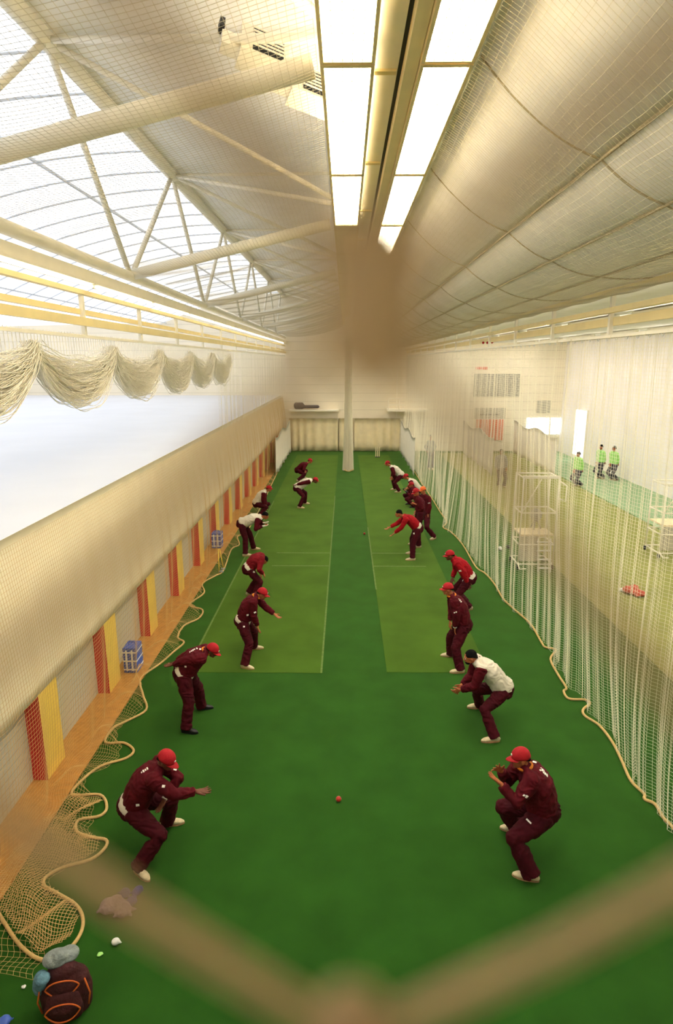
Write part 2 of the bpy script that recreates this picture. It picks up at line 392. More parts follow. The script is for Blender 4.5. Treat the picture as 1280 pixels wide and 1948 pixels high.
# sagging fabric ceiling on the right
knots = [(.96, 7.62), (1.93, 6.90), (2.46, 6.58), (3.06, 6.40), (3.85, 6.42), (XR / K, 6.55)]
for q in range(5):
    (xa, za), (xb, zb) = knots[q], knots[q + 1]; g = []
    sag = (.13, .05, .045, .04, .0)[q] * K
    for i in range(90):
        y = YB + (YF - YB) * i / 89; row = []
        for j in range(12):
            t = j / 11; ph = (y - YJ) / LSP; cyc = abs(math.sin(math.pi * ph))
            row.append((K * (xa + (xb - xa) * t), y, K * (za + (zb - za) * t) - sag * 4 * t * (1 - t) * (.80 + .2 * cyc)))
        g.append(row)
    struct(sheet('ceiling', g, M_FABRIC, thick=.01))
    struct(MB().tube([(K * xb, YB, K * zb - .012), (K * xb, YF, K * zb - .012)], .016, 6).build('trim_%d' % (80 + q), M_SEAM))
    if q < 4:
        for i in range(14):
            y = YJ + LSP * i + .1
            if y > YF: break
            pts = []
            for j in range(9):
                t = j / 8; pts.append((K * (xa + (xb - xa) * t), y, K * (za + (zb - za) * t) - sag * 4 * t * (1 - t) * .80 - .012))
            struct(MB().tube(pts, .012, 6).build('trim_%d' % (100 + q * 15 + i), M_SEAM))
struct(MB().box((.9 * K, YB, 7.55 * K), (.97 * K, YF, 8.1 * K)).build('ceiling', M_CEIL))
struct(MB().box((.25 * K, YB, 8.1 * K), (.97 * K, YF, 8.2 * K)).build('ceiling', M_CEIL))

# side rails, curtain tracks and strip lamps along both nets
def side(sgn, word):
    X = sgn * XN
    e = empty('curtain_track', (X, 0, 5.8 * K)); tag(e, 'long yellow double curtain track with hanger posts along the %s net' % word, 'curtain track', 'curtain tracks')
    MB().box((X - .05, YB, 6.30 * K), (X + .05, YF, 6.36 * K)).build('top_rail', M_YELLOW, e)
    MB().box((X - .10, YB, 6.04 * K), (X - .02, YF, 6.11 * K)).build('rail', M_YELLOW, e)
    MB().box((X + .02, YB, 5.88 * K), (X + .08, YF, 5.99 * K)).build('rail', M_YELLOW, e)
    MB().box((X - .03, YB, 5.72 * K), (X + .03, YF, 5.76 * K)).build('rail', M_CREAM, e)
    for i in range(15):
        y = (4.0 + 2.45 * i) * K
        if y < YF: MB().box((X - .03, y, 5.76 * K), (X + .03, y + .07, 6.34 * K)).build('hanger_post', M_CREAM, e)
    MB().box((X + .12 * -sgn - .02, YB, 6.40 * K), (X + .12 * -sgn + .02, YF, 6.62 * K)).build('upper_board', M_CREAM, e)
    for i in range(14):
        y = (1.0 + 2.7 * i) * K
        if y + 2.5 * K > YF: break
        l = empty('strip_light', (X - sgn * .17, y, 6.42 * K)); tag(l, 'thin glowing strip lamp above the %s curtain track, %s from the camera' % (word, ORD[i]), 'light', word + ' strip lamps')
        xx = X - sgn * .17
        MB().box((xx - .03, y, 6.44 * K), (xx + .03, y + 2.6 * K, 6.47 * K)).build('housing', M_CREAM, l)
        MB().tube([(xx, y + .05, 6.41 * K), (xx, y + 2.55 * K, 6.41 * K)], .022, 8).build('lamp_tube', M_RAILLAMP, l, True)
side(-1, 'left'); side(1, 'right')
MB_ = MB().tube([(XN, YB, ZL - .1), (XN, YF, ZL - .1)], .05, 10).build('roof_rail', M_CREAM, None, True)
tag(MB_, 'white tube rail under the fabric ceiling edge on the right', 'rail')

# two heater boxes between the roof tubes, top left of the lamps
def heater(px, py, Y, s, label):
    c = gy(px, py, Y); e = empty('ceiling_heater', c); tag(e, label, 'heater', 'ceiling heaters')
    R = Matrix.Rotation(math.radians(-28), 3, 'X') @ Matrix.Rotation(math.radians(25), 3, 'Z')
    def B(lo, hi, name, m): MB().box(Vector(lo) * s + c, Vector(hi) * s + c, rot=R, c=c).build(name, m, e)
    B((-.30, -.12, -.20), (.30, .18, .20), 'housing', M_CREAM)
    B((-.16, -.16, -.16), (.22, -.115, .15), 'grille', M_BLACK)
    for k in range(6): B((-.17, -.175, -.14 + k * .052), (.23, -.158, -.125 + k * .052), 'louvre', M_CREAM)
    B((-.52, -.06, -.16), (-.30, .10, .04), 'side_bracket', M_CREAM); B((-.56, -.10, .03), (-.50, .02, .16), 'end_plate', M_BLACK)
heater(500, 100, 7.4, .85, 'cream ceiling heater with black grille above the nearest tie beam')
heater(592, 172, 7.9, .85, 'cream ceiling heater with black grille beside the left lamp row')

# ================================================================ nets
def flatnet(name, f, nu, nv, useg, vseg, r, m, label, cat='net'):
    """f(u,v)->xyz arrays; nu cords at constant u, nv cords at constant v"""
    L = []
    for u in np.linspace(0, 1, nu): v = np.linspace(0, 1, vseg); L.append(f(np.full_like(v, u), v))
    for v in np.linspace(0, 1, nv): u = np.linspace(0, 1, useg); L.append(f(u, np.full_like(u, v)))
    return tag(prisms(name, L, r, m), label, cat)
CEL = .055
def fL(u, v):
    x = -.2 * K + (-XN + .25 + .2 * K) * u; y = 1.0 + (YF - 1.2) * v
    return np.stack([x, y, (7.38 - .55 * u) * K - .18 * np.sin(np.pi * u) * (.8 + .2 * np.sin(y * 1.25)) + .012 * np.sin(y * 5 + x * 3)], 1)
flatnet('ceiling_net', fL, int(3.4 * K / CEL), int(YF / CEL), 22, 300, .0016, M_NETC, 'fine safety net stretched under the left roof beside the lamps')
def fR(u, v):
    x = K * (.92 + 2.7 * u); y = 1.0 + (YF - 1.2) * v
    z = np.interp(x / K, [k_[0] for k_ in knots], [k_[1] for k_ in knots]) * K
    return np.stack([x, y, z - .17 - .10 * np.sin(np.pi * u) + .01 * np.sin(y * 4)], 1)
flatnet('ceiling_net', fR, int(2.75 * K / CEL), int(YF / CEL), 22, 200, .0016, M_NETC, 'fine safety net stretched below the sagging fabric ceiling on the right')

# right hand side net, bottom edge lying in a rope on the floor
rope_px_R = [(772, 872), (790, 900), (806, 925), (824, 952), (838, 975), (850, 992), (843, 1003), (858, 1012), (880, 1036), (905, 1078), (922, 1090), (940, 1110), (958, 1140), (985, 1165), (1010, 1188), (1030, 1222), (1037, 1231), (1057, 1236), (1047, 1254), (1062, 1284), (1077, 1308), (1072, 1315), (1082, 1329), (1112, 1331), (1122, 1338), (1109, 1350), (1113, 1362), (1140, 1380), (1165, 1412), (1183, 1448), (1200, 1485), (1225, 1510), (1226, 1520), (1246, 1530), (1262, 1556), (1284, 1580), (1310, 1640), (1340, 1720)]
rope_px_L = [(545, 868), (527, 900), (498, 960), (470, 1010), (452, 1020), (455, 1036), (440, 1045), (425, 1085), (410, 1095), (385, 1110), (388, 1128), (360, 1150), (385, 1160), (378, 1176), (350, 1190), (338, 1212), (350, 1222), (330, 1240), (305, 1262), (268, 1290), (272, 1322), (278, 1350), (240, 1372), (215, 1385), (200, 1412), (235, 1413), (254, 1427), (240, 1442), (190, 1458), (150, 1490), (138, 1512), (190, 1512), (203, 1535), (190, 1552), (150, 1560), (145, 1580), (170, 1592), (202, 1598), (198, 1615), (172, 1635), (120, 1650), (88, 1668), (84, 1685), (110, 1700), (145, 1722), (158, 1750), (150, 1782), (120, 1815), (80, 1826), (40, 1800), (5, 1750), (-30, 1690)]
def rope(pts, r, m, name, label, z=.02):
    P = [gz(x, y, z) for x, y in pts]; Q = []
    for i in range(len(P) - 1):                      # Catmull-Rom
        p0, p1, p2, p3 = P[max(i - 1, 0)], P[i], P[i + 1], P[min(i + 2, len(P) - 1)]
        for k in range(5):
            t = k / 5; Q.append(.5 * ((2 * p1) + (p2 - p0) * t + (2 * p0 - 5 * p1 + 4 * p2 - p3) * t * t + (3 * p1 - p0 - 3 * p2 + p3) * t ** 3))
    Q.append(P[-1]); return Q, tag(MB().tube(Q, r, 8).build(name, m, None, True), label, 'rope')
QR, _ = rope(rope_px_R, .022, M_ROPE, 'net_rope', 'ochre rope edging the foot of the long right side net')
QL, _ = rope(rope_px_L, .020, M_ROPE, 'net_rope', 'ochre rope looping over the floor at the foot of the left net')
def edge_fn(Q, xd):
    ys = np.array([q.y for q in Q]); xs = np.array([q.x for q in Q]); o = np.argsort(ys); ys, xs = ys[o], xs[o]
    b = np.arange(ys[0], ys[-1], .35); m_ = np.array([xs[(ys >= t - .3) & (ys < t + .3)].mean() if ((ys >= t - .3) & (ys < t + .3)).any() else np.nan for t in b])
    ok = ~np.isnan(m_); return lambda y: np.interp(y, b[ok], m_[ok])
eR, eL = edge_fn(QR, 3.7), edge_fn(QL, -3.6)
def side_net(f, y0, y1, ztop, cell, r, m, zseg=26, name='divider_net', rows=None):
    ny = int((y1 - y0) / cell); nz = rows or int(ztop / cell); L = []
    Y = np.linspace(y0, y1, ny)
    v = np.linspace(0, 1, zseg)
    for y in Y: L.append(f(np.full_like(v, y), v))
    for t in np.linspace(0, 1, nz): L.append(f(Y, np.full_like(Y, t)))
    return prisms(name, L, r, m)
def fold(y):
    return .045 * np.sin(y * 7.1 + 1.3 * np.sin(y * 1.7)) + .03 * np.sin(y * 17.3 + 2 * np.sin(y * .9)) + .015 * np.sin(y * 41)
def f_right(y, v):
    xb = eR(y) + .05; xt = XN
    x = xt + (xb - xt) * v ** 2 + fold(y) * (.45 + .55 * v) + .06 * np.sin(v * 6 + y * .8) * v
    z = 5.74 * K * (1 - v) + .012
    return np.stack([x, y + .02 * np.sin(v * 9 + y), z], 1)
nR = side_net(f_right, 2.2, YF - .4, 5.74 * K, .05, .0024, M_NET)
tag(nR, 'tall cream divider net hanging along the right side of the lane', 'net')
# stout gathering cords hanging in the net
L = []
for y in np.arange(4.6, YF - 1, .62):
    y = y + random.uniform(-.14, .14); v = np.linspace(0, 1, 24); L.append(f_right(np.full_like(v, y), v) + np.array([-.01, 0, 0]))
tag(prisms('drop_cords', L, .0042, M_NET, n=5), 'vertical pale drop cords laced down the right divider net', 'cord', kind='stuff')
# left net over the fascia, slack at its foot
def f_left(y, v):
    xb = eL(y); s = np.clip(v / .8, 0, 1); q = np.clip((v - .8) / .2, 0, 1)
    wob = .05 * np.sin(y * 3.1) + .03 * np.sin(y * 9 + 1)
    xw = -3.80 * K + .10 * K * s + .14 * np.sin(np.pi * s) + wob * s
    x = xw * (1 - q) + q * (xb - .02 + .03 * np.sin(y * 23)); z = (ZR - .05) * (1 - s) * (1 - q) + .02 + .10 * np.sin(np.pi * q) * (1 + np.sin(y * 6)) + .05 * (1 - q) * (s > .99)
    return np.stack([x, y, z], 1)
nL = side_net(f_left, 4.75, YF - .4, 4.4, .055, .0019, M_NETD, rows=78, zseg=40)
tag(nL, 'slack tan net hanging from the left fascia and spilling onto the floor', 'net')
# netting spilled over the floor inside the looping rope
def spill(name, poly, cell, r, m, label, amp):
    P = [gz(x, y) for x, y in poly]; L = []
    def inside(x, y):
        c = False; n = len(P)
        for i in range(n):
            a, b = P[i], P[(i + 1) % n]
            if (a.y > y) != (b.y > y) and x < (b.x - a.x) * (y - a.y) / (b.y - a.y) + a.x: c = not c
        return c
    xs = [p.x for p in P]; ys = [p.y for p in P]
    zf = lambda x, y: .03 + amp * abs(math.sin(x * 7 + 1.7 * math.sin(y * 3.1)) * math.sin(y * 5 + 1.3 * math.sin(x * 5)))
    for ax in (0, 1):
        lo, hi, a0, a1 = (min(xs), max(xs), min(ys), max(ys)) if ax == 0 else (min(ys), max(ys), min(xs), max(xs))
        for c in np.arange(lo, hi, cell):
            run = []
            for t in np.arange(a0, a1, .035):
                x, y = (c, t) if ax == 0 else (t, c); x2 = x + .05 * math.sin(y * 6 + x * 3); y2 = y + .04 * math.sin(x * 8 + y * 2)
                if inside(x2, y2) and x2 > -4.15 * K: run.append((x2, y2, zf(x2, y2) + (.03 if x2 < -3.5 * K else 0)))
                else:
                    if len(run) > 3: L.append(np.array(run))
                    run = []
            if len(run) > 3: L.append(np.array(run))
    return tag(prisms(name, L, r, m), label, 'net')
near_poly = [(5, 1745), (40, 1795), (80, 1822), (120, 1811), (150, 1778), (156, 1750), (143, 1724), (110, 1702), (86, 1685), (90, 1668), (120, 1652), (172, 1635), (197, 1612), (170, 1595), (145, 1580), (150, 1562), (200, 1535), (188, 1514), (138, 1515), (60, 1600), (-20, 1690)]
spill('net_heap', near_poly, .032, .0030, M_NETD, 'heap of slack tan netting on the floor at the near left corner', .10)
# gathered swags above the flat roof
sw = []
YS = [(2.36 + 2.49 * i) * K for i in range(8)]
for i in range(len(YS) - 1):
    ya, yb = YS[i], YS[i + 1]
    for k in range(230):
        t = np.linspace(0, 1, 20); dpt = random.uniform(.16, .80); off = random.gauss(0, .05)
        z = 5.70 * K - dpt * (4 * t * (1 - t)) ** .7 - (.06 + .22 * random.random()) * K + .02 * np.sin(t * 20 + k)
        x = -XN + .02 + off + .13 * np.sin(math.pi * t) * random.uniform(-1, 1); y = ya + (yb - ya) * t
        sw.append(np.stack([x, y, z], 1))
    for k in range(30):
        y = ya + (yb - ya) * (k + .5) / 30; t = np.linspace(0, 1, 5)
        sw.append(np.stack([np.full(5, -XN), y + .03 * t, 5.78 * K - .9 * t * (4 * ((k + .5) / 30) * (1 - (k + .5) / 30)) - .12 * t], 1))
tag(prisms('gathered_net', sw, .006, M_SWAG), 'cream net gathered up in deep swags from the left track', 'net')
def f_up(y, v):
    return np.stack([-XN + fold(y) * .8, y, 5.76 * K * (1 - v) + (ZR + .03) * v], 1)
tag(side_net(f_up, 18.3 * K, YF - .3, 2, .05, .002, M_NET, rows=44, zseg=6), 'pale net hanging straight from the far end of the left track', 'net')
# bunched divider in the middle of the far end
bn = []
for k in range(170):
    a = random.uniform(0, 6.28); r_ = .26 * math.sqrt(random.random()); t = np.linspace(0, 1, 22)
    fl = .75 + .5 * t ** 3
    x = .15 * K + r_ * np.cos(a + .6 * t) * fl; y = 31.1 * K + r_ * np.sin(a + .6 * t) * fl * .7; z = 7.5 * K * (1 - t) + .02
    bn.append(np.stack([x, y, z], 1))
bo = tag(prisms('bunched_net', bn, .010, M_NET), 'white divider net bunched into a column at the far end of the middle', 'net')
MB().tube([(.15 * K + .22 * math.cos(a * .9) * (1 + .3 * math.sin(a * 3)), 31.0 * K + .2 * math.sin(a * .9), .05 + .04 * math.sin(a * 2)) for a in np.linspace(0, 9, 40)], .03, 7).build('foot_rope', M_ROPE, bo, True)
# the safety net the camera looks through
nodes = {(0, 0): (712, 580), (1, 0): (1500, 1600), (0, 1): (-190, 1420), (1, 1): (668, 1985)}
NY = .052
def cell_pt(i, j):
    """sagging diamond net close in front of the gallery; i to lower right, j to lower left"""
    A = gy(712, 575, NY); Bv = gy(1500, 1600, NY) - A; Cv = gy(-190, 1420, NY) - A; D = gy(668, 1990, NY) - A
    return A + Bv * i + Cv * j + (D - Bv - Cv) * (math.sin(i * math.pi / 2) * math.sin(j * math.pi / 2) if 0 <= i <= 1 and 0 <= j <= 1 else (i % 2) * (j % 2))
N0 = 18; lines = []; kn = MB()
def wig(i, j):
    p = cell_pt(i, j); return Vector((p.x, NY + .0015 * math.sin(i * 1.9) * math.cos(j * 1.3), p.z))
for i in range(-N0, N0 + 1):
    a = []; b = []
    for j in range(-N0, N0 + 1):
        p, q = wig(i, j), wig(i, j + 1)
        a += [p, p.lerp(q, .5) + Vector((0, 0, -.0012))]
        p, q = wig(j, i), wig(j + 1, i)
        b += [p, p.lerp(q, .5) + Vector((0, 0, -.0012))]
        kn.ball(wig(i, j), (.0050, .004, .0085), n=6) if abs(i) < 7 and abs(j) < 7 else None
    lines += [[tuple(v) for v in a], [tuple(v) for v in b]]
sn = tag(prisms('safety_net', lines, .0015, M_NETN, n=6), 'out of focus beige safety net right in front of the gallery, large diamond cells', 'net')
kn.build('knots', M_NETN, sn, True)['kind'] = 'stuff'
zt = max(v[2] for L_ in lines for v in L_)
MB().tube([(-2.2, NY, zt), (2.2, NY, zt)], .012, 8).build('head_rope', M_ROPE, sn, True)

# ================================================================ far end
def curtain(x0, x1, label, seed, z1=2.0 * K):
    g = []
    n = int((x1 - x0) / .05)
    for i in range(n):
        x = x0 + (x1 - x0) * i / (n - 1); row = []
        for j in range(6):
            t = j / 5; row.append((x, YF - .22 + .06 * math.sin(x * 11 + seed + 1.5 * math.sin(x * 2)), z1 * (1 - t) + .03))
        g.append(row)
    tag(sheet('curtain', g, M_CURT, thick=.02), label, 'curtain', 'far end curtains')
curtain(-3.45 * K, -.45 * K, 'cream curtain along the far wall left of the bunched net', 0)
curtain(-.4 * K, .5 * K, 'cream curtain piece directly behind the bunched net', 2)
curtain(.55 * K, 3.35 * K, 'cream curtain along the far wall right of the bunched net', 4)
def screen(X, label, ylo=29.5, yhi=37.4, z1=1.85, dip=0, slant=0):
    g = []
    for i in range(30):
        y = (ylo + (yhi - ylo) * i / 29) * K; row = []
        for j in range(8):
            t = j / 7; zt_ = z1 * K * (1 - .06 * math.sin(i * .4)); row.append((X + .05 * math.sin(y * 4.2) * t + slant * t, y, zt_ * (1 - t) + .10 * abs(math.sin(i * .9)) * t + .04))
        g.append(row)
    return tag(sheet('canvas_screen', g, M_SHEET, thick=.015), label, 'canvas screen', 'low canvas screens')
screen(XN - .34, 'white canvas screen hung low on the right side net at the far end')
screen(-XN + .34, 'white canvas screen hung low on the left side net at the far end')
screen(7.1 * K, 'white canvas screen in the next lane, left of the standing man in grey')
screen(10.1 * K, 'white canvas screen farther right, below the bright window')
def board(x0, x1, z0, z1, m, name, label, cat, Y=YF - .03):
    return tag(MB().box((x0, Y - .04, z0), (x1, Y, z1)).build(name, m), label, cat)
def fw(px, py): return gy(px, py, YF - .05)
a, b = fw(900, 755), fw(990, 711); sb = board(a.x, b.x, a.z, b.z, M_BOARD, 'scoreboard', 'grey scoreboard of figures high on the far wall', 'scoreboard')
for r in range(11):
    mb = MB(); z = b.z - (b.z - a.z) * (r + .75) / 11.5; x = a.x + .08
    mb.box((x, YF - .078, z + .02), (b.x - .08, YF - .07, z + .03))
    while x < b.x - .12:
        w_ = random.choice((.05, .08, .14, .2)); mb.box((x, YF - .085, z), (min(x + w_, b.x - .05), YF - .07, z + .055)); x += w_ + random.choice((.03, .04, .1))
    mb.build('text_row', M_GREYTX, sb)
mb = MB(); x = fw(905, 700).x
for k in range(8): mb.box((x + k * .1, YF - .06, fw(905, 703).z), (x + k * .1 + .07, YF - .03, fw(905, 698).z))
tag(mb.build('sign_lettering', M_REDB), 'short line of small red lettering above the scoreboard', 'lettering')
a, b = fw(903, 838), fw(960, 797); rb = board(a.x, b.x, a.z, b.z, M_SHEET, 'red_board', 'red and white striped board low on the far wall', 'board')
for k in range(9):
    x = a.x + (b.x - a.x) * (k + .1) / 9; MB().box((x, YF - .09, a.z + .02), (x + (b.x - a.x) / 9 * .72, YF - .07, b.z - .03)).build('red_stripe', M_REDB, rb)
a, b = fw(900, 797), fw(962, 776); nb = board(a.x, b.x, a.z, b.z, M_BOARD, 'notice_board', 'cream notice board with small print just above the red striped board', 'board')
MB().box((a.x + .3, YF - .085, a.z + .25), (b.x - .4, YF - .07, a.z + .33)).build('text_row', M_GREYTX, nb)
a, b = fw(1000, 826), fw(1066, 795); struct(MB().box((a.x, YF - .06, a.z), (XR - .02, YF, b.z)).build('window_2', M_WIN))
a, b = fw(1020, 786), fw(1050, 762); board(a.x, b.x, a.z, b.z, M_BOARD, 'notice_board', 'pale notice board above the bright far window', 'board')
# bright doorway in the right wall
def rwall(px): r = ray(px, 800); t = XR / r.x; return r.y * t
y0, y1 = rwall(1118), rwall(1096); d = struct(MB().box((XR - .06, y0, .25), (XR, y1, 2.75 * K)).build('door_1', M_WIN))
MB().box((XR - .10, y0 - .1, .2), (XR - .02, y0, 2.85 * K)).build('door_frame', M_CREAM, d); MB().box((XR - .10, y1, .2), (XR - .02, y1 + .1, 2.85 * K)).build('door_frame', M_CREAM, d)
# ledge bag and bracket shelf on the far wall
c = fw(580, 775); ob = MB()
for k in range(9): ob.ball((c.x - .55 + k * .17, YF - .35, c.z + .02 + (.22 if k < 3 else .10) * .5), (.19, .2, (.24 if k < 3 else .12)), n=10)
tag(ob.fuse('rolled_bundle', M_DKC, voxel=.04), 'dark rolled bundle lying on the far wall ledge at left', 'bundle')
struct(MB().box((-3.4 * K, YF - .6, c.z - .22), (-.4 * K, YF, c.z - .12)).build('trim_170', M_CREAM))
c = fw(765, 778); sh = empty('railed_platform', (c.x, YF, c.z)); tag(sh, 'cream railed bracket platform on the far wall right of the bunched net', 'platform')
MB().box((c.x - 1.05, YF - 1.2, c.z - .08), (c.x + 1.6, YF, c.z + .05)).build('deck', M_CREAM, sh)
for dx in (-1.0, -.3): MB().tube([(c.x + dx, YF - 1.15, c.z), (c.x + dx, YF - 1.15, c.z + .75)], .03, 8).build('rail_post', M_CREAM, sh)
for dz in (.35, .75): MB().tube([(c.x - 1.0, YF - 1.15, c.z + dz), (c.x + 1.5, YF - 1.15, c.z + dz)], .03, 8).build('hand_rail', M_CREAM, sh)
x = gy(744, 700, YF - .3).x + .5
o = MB().box((3.1 * K, YF - .2, 2.1 * K), (3.16 * K, YF - .1, 6.2 * K)).build('wall_post', M_CREAM); tag(o, 'slim pale upright post on the far wall right side', 'post')
c = gz(718, 870); wk = empty('wicket', c); tag(wk, 'small pale practice wicket standing before the far curtain', 'wicket')
MB().box((c.x - .16, c.y - .06, 0), (c.x + .16, c.y + .06, .05)).build('base', M_DKC, wk, bevel=.01)
for dx in (-.11, 0, .11): MB().tube([(c.x + dx, c.y, .04), (c.x + dx, c.y, .62)], .028, 8, roundcap=True).build('stump', M_CURT, wk, True)

# ================================================================ people
def basis(f, up):
    f = Vector(f).normalized(); l = Vector(up).cross(f).normalized(); u = f.cross(l)
    return Matrix((f, l, u)).transposed()
def ik(a, b, l1, l2, hint):
    d = b - a; L = d.length; mx = (l1 + l2) * .985
    if L > mx: b = a + d * (mx / L); d = b - a; L = mx
    L = max(L, abs(l1 - l2) + .02); x = (l1 * l1 - l2 * l2 + L * L) / (2 * L); h = math.sqrt(max(l1 * l1 - x * x, 0))
    dn = d.normalized(); hv = Vector(hint) - dn * dn.dot(Vector(hint))
    if hv.length < 1e-5: hv = Vector((0, 0, 1)).cross(dn)
    return a + dn * x + hv.normalized() * h, b
def hand(mb, wrist, d, nrm, side, curl=.5, spread=.12, s=1.0):
    """palm plus four unequal bent fingers and a thumb off the side near the base; nrm = the way the palm faces"""
    d = Vector(d).normalized(); n = (Vector(nrm) - d * d.dot(Vector(nrm))).normalized(); w = d.cross(n) * side
    mb.tube([wrist - d * .03, wrist + d * .02, wrist + d * .055, wrist + d * .092], [(.024 * s, .019 * s), (.032 * s, .017 * s), (.041 * s, .016 * s), (.038 * s, .013 * s)], 10, lat=w, roundcap=True)
    for k, (o, ln) in enumerate(((.030, .072), (.010, .082), (-.011, .076), (-.031, .058))):
        p = wrist + d * .088 * s + w * o * s; dd = (d + w * (spread * (1.5 - k))).normalized(); pts = [p - dd * .015, p]; a = 0
        for q in range(3):
            a += curl * (.5, .8, .6)[q]; v = dd * math.cos(a) + n * math.sin(a); pts.append(pts[-1] + v * ln * s * (.45, .31, .24)[q])
        mb.tube(pts, [.0105 * s, .0105 * s, .0098 * s, .009 * s, .0075 * s], 8, roundcap=True)
    p = wrist + d * .022 * s + w * .026 * s; tdir = (d * .75 + w * .85 + n * .35).normalized()
    mb.tube([p - tdir * .01, p + tdir * .035, p + tdir * .060 + d * .006, p + tdir * .078 + d * .018], [.015 * s, .0125 * s, .0115 * s, .009 * s], 8, roundcap=True)
FIG = []
def figure(label, feet, hip, neck, head, hands, head_dir, facing, top=M_MAROON, sleeves=None, trousers=M_MAROOND, cap=M_CAP, collar=None, hem=None,
           shoes=M_SHOE, skin=M_SKIN, bulk=1.0, fine=True, gloves=None, marks=(), palms=None, elbow=None, knee=None, curl=.45, spread=.12, beard=False, watch=None, s=1.0, Y=None, group=None, seat=False, rear_arms=False):
    """feet: [(px,py,heading deg) right, left]; hip/neck/head: (px,py,dY); hands: [(px,py,dY) right, left]; facing: heading in degrees (0 = +X)"""
    vox = .007 if fine else .014
    fp = [gz(x, y) for x, y, _ in feet]; Y0 = Y if Y is not None else (fp[0].y + fp[1].y) / 2
    hipw = gy(hip[0], hip[1], Y0 + (hip[2] if len(hip) > 2 else 0)); nk = gy(neck[0], neck[1], Y0 + (neck[2] if len(neck) > 2 else 0)); hd = gy(head[0], head[1], Y0 + (head[2] if len(head) > 2 else 0))
    f = Vector((math.cos(math.radians(facing)), math.sin(math.radians(facing)), 0)); l = Vector((-f.y, f.x, 0))
    sp = nk - hipw; tl = sp.length; up = sp.normalized(); back = (up.cross(l)).normalized(); back = -back if back.dot(f) > 0 and up.z > .2 else back
    back = (-f * up.z + Vector((0, 0, 1)) * up.dot(f)).normalized()
    root_p = Vector((hipw.x, hipw.y, 0)) if False else Vector(((fp[0].x + fp[1].x) / 2, (fp[0].y + fp[1].y) / 2, 0))
    W_ = lambda v: Vector(v)
    ank = []; shoes_o = []
    for k in range(2):
        a = math.radians(feet[k][2]); dv = Vector((math.cos(a), math.sin(a), 0)); ank.append((fp[k] - dv * .055 * s + Vector((0, 0, .085 * s)), dv, fp[k]))
    hj = [hipw - l * .095 * s * (1 if k == 0 else -1) - up * .03 for k in range(2)]
    knees = []
    for k in range(2):
        kh = f + Vector((0, 0, .15)) + l * (-.18 if k == 0 else .18) if knee is None else Vector(knee[k])
        kp, an = ik(hj[k], ank[k][0], .46 * s, .44 * s, kh); knees.append(kp)
        if (an - ank[k][0]).length > .01: ank[k] = (ank[k][0], ank[k][1], ank[k][2])
    shc = nk - up * .045 * s; sh = [shc - l * .185 * s, shc + l * .185 * s]
    el = []; wr = []; hdirs = []
    for k in range(2):
        hp_ = gy(hands[k][0], hands[k][1], Y0 + (hands[k][2] if len(hands[k]) > 2 else 0))
        side_ = -1 if k == 0 else 1
        h = (Vector((0, 0, -1)) * .8 + l * side_ * .5 - f * .35) if elbow is None or elbow[k] is None else Vector(elbow[k])
        dirv = (hp_ - sh[k]); tgt = hp_ - dirv.normalized() * .07
        e, w = ik(sh[k], tgt, .30 * s, .26 * s, h); el.append(e); wr.append(w); hdirs.append((hp_ - e).normalized() if (hp_ - e).length > .05 else (w - e).normalized())
    # ---- skin: one continuous body
    mb = MB()
    hf = Vector((math.cos(math.radians(head_dir[0])) * math.cos(math.radians(head_dir[1])), math.sin(math.radians(head_dir[0])) * math.cos(math.radians(head_dir[1])), math.sin(math.radians(head_dir[1]))))
    R = basis(hf, Vector((0, 0, 1))); hl = R.col[1]; hu = R.col[2]; P = lambda a, b, c: hd + hf * a * s + hl * b * s + hu * c * s
    mb.ball(P(-.012, 0, .022), (.098 * s, .077 * s, .098 * s), R, 18)
    mb.ball(P(.028, 0, -.042), (.062 * s, .056 * s, .072 * s), R, 14)
    mb.ball(P(.062, 0, -.088), (.026 * s, .028 * s, .022 * s), R, 10)
    mb.tube([P(.084, 0, .01), P(.104, 0, -.022), P(.098, 0, -.034)], [.011 * s, .015 * s, .012 * s], 8, roundcap=True)
    mb.ball(P(.079, 0, -.062), (.014 * s, .026 * s, .012 * s), R, 10)
    for q in (-1, 1): mb.ball(P(-.005, q * .078, -.012), (.018 * s, .009 * s, .030 * s), R, 10); mb.ball(P(.073, q * .03, .022), (.018 * s, .024 * s, .008 * s), R, 8)
    mb.tube([nk - up * .06, nk + up * .02, P(-.03, 0, -.05)], [.062 * s, .055 * s, .055 * s], 12, roundcap=True)
    mid = hipw.lerp(nk, .5) + back * .03
    mb.tube([hipw, mid, nk - up * .05], [(.12 * s, .085 * s), (.11 * s, .08 * s), (.14 * s, .07 * s)], 12, lat=l, roundcap=True)
    for k in range(2):
        mb.tube([shc, sh[k], el[k], wr[k]], [.05 * s, .052 * s, .042 * s, .027 * s], 10, roundcap=True)
        pn = Vector((0, 0, 1)) if palms is None else Vector(palms[k])
        hand(mb, wr[k], hdirs[k], pn, (1 if k == 0 else -1), curl, spread, s * (1.1 if fine else 1.2))
        mb.tube([hipw, hj[k], knees[k], ank[k][0]], [.07 * s, .075 * s, .05 * s, .036 * s], 10, roundcap=True)
        mb.tube([ank[k][0], ank[k][2] + Vector((0, 0, .05)) + ank[k][1] * .06], [.034 * s, .028 * s], 8, roundcap=True)
    body = mb.fuse('person', skin, None, vox if fine else .013, 2)
    tag(body, label, 'person', group)
    def part(mb_, name, m, parent=body, fuse=True, v=None, sm=5):
        return mb_.fuse(name, m, parent, v or (.011 if fine else .018), sm, folds=(.011 if name in ('jacket', 'trousers', 'shirt', 'sleeve') else 0)) if fuse else mb_.build(name, m, parent, True)
    # ---- trousers
    b_ = bulk; mb = MB()
